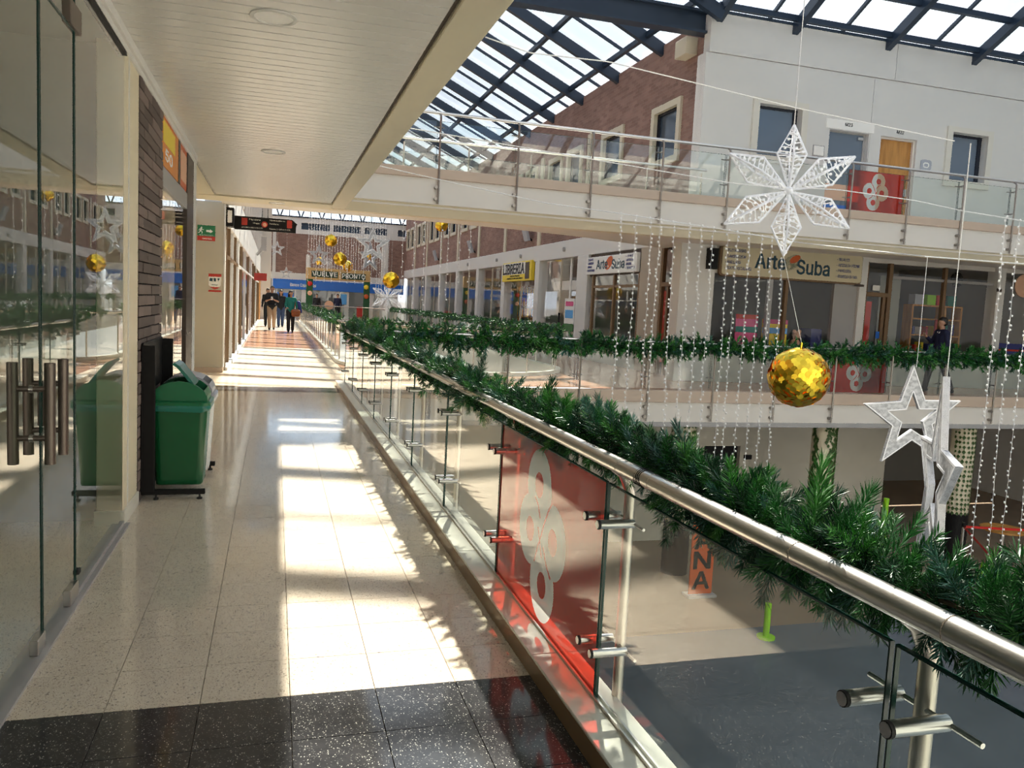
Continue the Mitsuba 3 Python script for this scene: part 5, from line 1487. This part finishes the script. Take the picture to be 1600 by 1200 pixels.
def snowflake(c, R, lab, yaw=8.0, fine=True, top=3.0):
    k = thing('snowflake_star', lab, 'ornament')
    c = np.array(c, float)
    g = np.random.default_rng(int(c[1] * 10))
    for i in range(6):
        a = math.radians(90 + 60 * i)
        L = R * (0.92 if i % 3 == 0 else 1.0)
        d, s, n = np.array([math.cos(a), 0, math.sin(a)]), np.array([-math.sin(a), 0, math.cos(a)]), np.array([0, -1.0, 0])
        w, dep = 0.205 * R, 0.15 * R
        P0, PT = d * 0.03 * R, d * L
        A, B = d * 0.56 * L + s * w, d * 0.56 * L - s * w
        F_, K_ = d * 0.50 * L + n * dep, d * 0.50 * L - n * dep
        rr = 0.017 * R
        fr_ = [tube(np.array([P0, A, PT]), rr, 6), tube(np.array([P0, B, PT]), rr, 6), tube(np.array([P0, F_, PT]), rr, 6)]
        if fine:
            fr_.append(tube(np.array([P0, K_, PT]), rr, 6))
        M = np.eye(4)
        cy, sy = math.cos(math.radians(yaw)), math.sin(math.radians(yaw))
        M[:3, :3] = [[cy, -sy, 0], [sy, cy, 0], [0, 0, 1]]
        M[:3, 3] = c
        pk = part(k, 'petal', cat(fr_), 'm_frost', to_world=T(M))
        net = []
        N = 15 if fine else 7
        for e, f in ((A, F_), (B, F_)):
            for q in range(1, N):
                t = q / N
                lerp = lambda X: (P0 + (X - P0) * t / 0.56) if t < 0.56 else (X + (PT - X) * (t - 0.56) / 0.44)
                u, v = lerp(e), lerp(f)
                u2 = lerp(e) * 0.4 + lerp(f) * 0.6 + d * 0.035 * R
                net.append(tube(np.array([u, (u + v) / 2 + d * g.normal() * 0.02 * R, v]), 0.0075 * R, 4, False))
                if fine:
                    for bq in range(2):
                        pt = u + (v - u) * g.random() + g.normal(size=3) * 0.01 * R
                        net.append(trimesh.creation.icosphere(0, 0.022 * R).apply_translation(pt))
        part(pk, 'net_lights', cat(net), 'm_frostnet', stuff=True, to_world=T(M))
    part(k, 'hub', trimesh.creation.icosphere(2, 0.06 * R).apply_translation(c), 'm_frost')
    part(k, 'cord', cyl(c + [0, 0, R * 0.91], (c[0], c[1], top), 0.005, 5), 'm_cord')
    return k


snowflake((4.77, 6.86, 2.66), 0.68, 'large white six petal snowflake star of wire and lights before the footbridge', -24, True, zr2(4.77) + 0.07)
snowflake((4.27, 32, 1.53), 0.70, 'white six petal snowflake star below the far gold ball', 10, True, zr2(4.27) + 0.07)
snowflake((2.8, 47, 3.37), 0.45, 'small white snowflake star half hidden over the arch lettering', 10, False, zr2(2.8) + 0.07)
for i in range(30):
    x = 1.60 + 0.135 * i
    strand(x, 43.0, 6.0, (2.9 if i % 3 else 2.2) if i < 26 else 1.5, 'white light strand of the dense curtain above the welcome arch', 'light curtain above the arch', r=0.010, br=0.022, step=0.16, seed=200 + i, light=True)
wire('cord holding the dense light curtain above the welcome arch', [(-0.84, 43, 6.0), (XR, 43, 6.0)], 0.012)
for i, (x, zb) in enumerate(((3.75, 0.9), (4.11, 1.2), (4.43, 1.3), (4.95, 1.6), (5.16, 1.5), (5.55, 1.9), (5.89, 2.1))):
    strand(x, 25.0, 4.6, zb, f'white light strand, {ORD[i]} from the left of those before the brick wing', 'light strands before the brick wing', r=0.005, br=0.022, step=0.22, seed=240 + i, light=True)
wire('cord holding the light strands before the brick wing', [(-0.84, 25, 4.7), (XR, 25, 4.6)], 0.008)
# ================================================================ PEOPLE


def ball(p, r):
    return m3.Manifold.sphere(r, 14).translate([float(q) for q in p])


def chain(segs):
    ms = [m3.Manifold.batch_hull([ball(a, ra), ball(b, rb)]) for a, ra, b, rb in segs]
    return m3.Manifold.batch_boolean(ms, m3.OpType.Add)


def tri(man, refine=0.03, smooth=6):
    man = man.refine_to_length(refine)
    q = man.to_mesh()
    m = trimesh.Trimesh(q.vert_properties[:, :3], q.tri_verts, process=True)
    trimesh.smoothing.filter_taubin(m, iterations=smooth)
    return m


def person(label, loc, yaw, h, top, legs, hair, shirt_sleeve=0.5, armL=None, armR=None, stride=0.12, head_turn=0.0, female=False, refine=0.03):
    """armL / armR: (elbow, wrist) offsets from the shoulder; local x = the person's left, y = forward"""
    s = h / 1.72
    k = thing('person', label, 'person')
    M = T().translate([float(q) for q in loc]).rotate([0, 0, 1], yaw).scale(s)
    hw = 0.155 if female else 0.175
    HIP = {1: (0.085, 0.0, 0.90), -1: (-0.085, 0.0, 0.90)}
    sgnf = {1: stride, -1: -stride}
    KNEE = {q: (0.09 * q, sgnf[q] * 0.55 + 0.03, 0.49) for q in (1, -1)}
    ANK = {q: (0.085 * q, sgnf[q] - 0.02, 0.085 + (0.02 if sgnf[q] < 0 else 0)) for q in (1, -1)}
    SH = {q: np.array([hw * q, 0.0, 1.40]) for q in (1, -1)}
    A = {1: armL or ((0.05, -0.02, -0.27), (0.07, 0.08, -0.50)), -1: armR or ((-0.05, -0.02, -0.27), (-0.07, 0.08, -0.50))}
    torso = [((0, 0, 0.93), 0.125, (0, 0.0, 1.08), 0.115), ((0, 0, 1.08), 0.115, (0, 0.0, 1.30), 0.118)]
    for q in (1, -1):
        torso += [((0.06 * q, 0, 0.92), 0.10, (0.045 * q, 0, 1.10), 0.095), ((0.045 * q, 0, 1.10), 0.095, (0.085 * q, 0.0, 1.30), 0.095), ((0.085 * q, 0, 1.30), 0.095, tuple(SH[q] * [0.85, 1, 1]), 0.060)]
        torso += [((0.0, 0, 1.40), 0.07, tuple(SH[q]), 0.058)]
        if female:
            torso += [((0.07 * q, 0.06, 1.27), 0.06, (0.065 * q, 0.04, 1.2), 0.06)]
    neck = [((0, -0.005, 1.40), 0.06, (0, 0.015, 1.53), 0.050)]
    ht = math.radians(head_turn)
    rot = lambda p: (p[0] * math.cos(ht) - (p[1] - 0.02) * math.sin(ht), 0.02 + p[0] * math.sin(ht) + (p[1] - 0.02) * math.cos(ht), p[2])
    head = [(rot((0, 0.01, 1.645)), 0.082, rot((0, 0.045, 1.575)), 0.055), (rot((0, -0.01, 1.64)), 0.080, rot((0, 0.03, 1.63)), 0.078), (rot((0, 0.095, 1.605)), 0.013, rot((0, 0.085, 1.64)), 0.009)]
    for q in (1, -1):
        head += [(rot((0.078 * q, 0.0, 1.625)), 0.014, rot((0.082 * q, -0.004, 1.60)), 0.010), (rot((0.03 * q, 0.077, 1.645)), 0.014, rot((0.045 * q, 0.07, 1.642)), 0.012)]
    arms, sleeves, hands = [], [], []
    for q in (1, -1):
        e, w = SH[q] + A[q][0], SH[q] + A[q][1]
        arms += [(tuple(SH[q]), 0.050, tuple(e), 0.039), (tuple(e), 0.039, tuple(w), 0.027)]
        mid = SH[q] + (e - SH[q]) * min(1, shirt_sleeve * 2)
        sleeves += [(tuple(SH[q]), 0.064, tuple(mid), 0.056)]
        if shirt_sleeve > 0.55:
            sleeves += [(tuple(e), 0.052, tuple(e + (w - e) * 0.92), 0.038)]
        f = (w - e) / np.linalg.norm(w - e)
        pc = w + f * 0.055
        sd = np.cross(f, [0, 0, 1.0]) if abs(f[2]) < 0.9 else np.array([0, 1.0, 0])
        sd = sd / np.linalg.norm(sd)
        nn = np.cross(f, sd)
        hands += [(tuple(w), 0.026, tuple(pc + sd * 0.016), 0.021), (tuple(w), 0.026, tuple(pc - sd * 0.016), 0.021)]
        for j, l in enumerate((0.060, 0.072, 0.066, 0.050)):
            b = pc + sd * (0.024 - 0.016 * j) + f * 0.022
            kq = b + f * l * 0.5 - nn * 0.008
            hands += [(tuple(b), 0.0092, tuple(kq), 0.0085), (tuple(kq), 0.0085, tuple(kq + f * l * 0.42 - nn * 0.018), 0.0075)]
        tb = w + f * 0.02 + sd * 0.024
        hands += [(tuple(tb), 0.012, tuple(tb + f * 0.045 + sd * 0.022), 0.0085)]
    legsg = []
    for q in (1, -1):
        legsg += [(HIP[q], 0.095, KNEE[q], 0.060), (KNEE[q], 0.060, ANK[q], 0.040)]
    body = tri(chain(torso + neck + head + arms + hands + legsg), refine)
    part(k, 'body', body, 'm_skin', True, to_world=M)
    grow = lambda L, d: [(a, ra + d, b, rb + d) for a, ra, b, rb in L]
    part(k, 'top', tri(chain(grow(torso, 0.016) + sleeves + [((0.07, 0, 0.88), 0.105, (-0.07, 0, 0.88), 0.105)]), refine), top, True, to_world=M)
    tr = []
    for q in (1, -1):
        tr += [(HIP[q], 0.108, KNEE[q], 0.078), (KNEE[q], 0.078, (ANK[q][0], ANK[q][1], ANK[q][2] + 0.01), 0.062)]
    tr += [((0.06, 0, 0.93), 0.112, (-0.06, 0, 0.93), 0.112)]
    part(k, 'trousers', tri(chain(tr), refine), legs, True, to_world=M)
    for q in (1, -1):
        f0 = np.array([ANK[q][0], ANK[q][1], 0.0])
        part(k, 'shoe', tri(chain([(tuple(f0 + [0, -0.04, 0.045]), 0.044, tuple(f0 + [0, 0.10, 0.035]), 0.035), (tuple(f0 + [0, 0.10, 0.035]), 0.035, tuple(f0 + [0, 0.17, 0.030]), 0.029)]), refine), 'm_black', True, to_world=M)
    hs = [(rot((0, -0.015, 1.665)), 0.088, rot((0, -0.035, 1.63)), 0.082), (rot((0, 0.02, 1.69)), 0.070, rot((0, -0.03, 1.69)), 0.070)]
    if female:
        hs += [(rot((0.05, -0.04, 1.60)), 0.055, rot((0.05, -0.05, 1.48)), 0.045), (rot((-0.05, -0.04, 1.60)), 0.055, rot((-0.05, -0.05, 1.48)), 0.045)]
    part(k, 'hair', tri(chain(hs), refine), hair, True, to_world=M)
    return k, M, s


FRONT = ((0.06, 0.06, -0.26), (-0.09, 0.26, -0.20))
FRONTR = ((-0.06, 0.06, -0.26), (0.09, 0.26, -0.20))
p1, M1, _ = person('man in a black shirt and khaki trousers walking towards us, looking at his phone', (-0.11, 34.0, 0), 180, 1.74, 'm_blackcloth', 'm_khaki', 'm_hairgrey', 0.42, FRONT, FRONTR, 0.10)
part(p1, 'belly_bag', tri(chain([((-0.10, 0.13, 0.99), 0.055, (0.10, 0.13, 1.0), 0.055)])), 'm_black', True, to_world=M1)
one('phone', 'pale phone held by the man in the black shirt', 'phone', cbx(-0.155, -0.075, 33.63, 33.645, 1.20, 1.34, 0.004), 'm_signwhite')
p2, M2, _ = person('woman in a teal blouse and black trousers walking towards us with her head turned', (0.60, 32.3, 0), 180, 1.58, 'm_tealcloth', 'm_blackcloth', 'm_hair', 0.9, ((0.06, 0.03, -0.26), (0.0, 0.20, -0.36)), ((-0.08, -0.03, -0.27), (-0.10, 0.02, -0.52)), 0.08, 35, True)
k = thing('handbag', 'brown shoulder bag carried by the woman in teal', 'bag')
part(k, 'body', tri(chain([((0.70, 32.12, 0.80), 0.10, (0.86, 32.16, 0.80), 0.10), ((0.70, 32.12, 0.70), 0.09, (0.86, 32.16, 0.70), 0.09)])), 'm_bag', True)
part(k, 'strap', tube([(0.72, 32.12, 0.88), (0.76, 32.2, 1.1), (0.74, 32.32, 1.29), (0.80, 32.4, 1.1), (0.84, 32.2, 0.88)], 0.012, 6), 'm_bag')
k = one('jacket', 'blue jacket hanging from the arm of the woman in teal', 'jacket', tri(chain([((0.88, 32.35, 1.15), 0.08, (0.98, 32.35, 0.80), 0.05), ((0.88, 32.35, 1.15), 0.08, (0.86, 32.4, 0.85), 0.06)])), 'm_bluebag', True)
person('person in black walking behind the man in the black shirt', (-0.30, 37.5, 0), 180, 1.66, 'm_blackcloth', 'm_blackcloth', 'm_hair', 0.9, refine=0.04)
person('person in a dark top and blue jeans walking behind the woman in teal', (0.26, 37.3, 0), 180, 1.62, 'm_blackcloth', 'm_jeans', 'm_hair', 0.9, female=True, refine=0.04)
p5, M5, _ = person('man in a navy jacket and black trousers walking along the gallery behind the dark garland', (14.05, 14.2, 0), 75, 1.62, 'm_navycloth', 'm_blackcloth', 'm_hair', 0.9, ((0.03, 0.10, -0.25), (-0.04, 0.28, -0.12)), ((-0.05, -0.04, -0.27), (-0.04, 0.10, -0.45)), 0.26, refine=0.028)
part(p5, 'collar', tri(chain([((-0.05, 0.06, 1.42), 0.02, (0.0, 0.105, 1.33), 0.016), ((0.05, 0.06, 1.42), 0.02, (0.0, 0.105, 1.33), 0.016)])), 'm_signwhite', True, to_world=M5)
one('backpack', 'dark backpack worn low by the man in the navy jacket', 'bag', tri(chain([((14.30, 14.12, 0.95), 0.11, (14.32, 14.12, 0.72), 0.13)])), 'm_blackcloth', True)
for (x, yq, h, m, lab) in FARP:
    person(lab, (x, yq, 0), 170, h, m, 'm_blackcloth', 'm_hair', 0.9, refine=0.05)
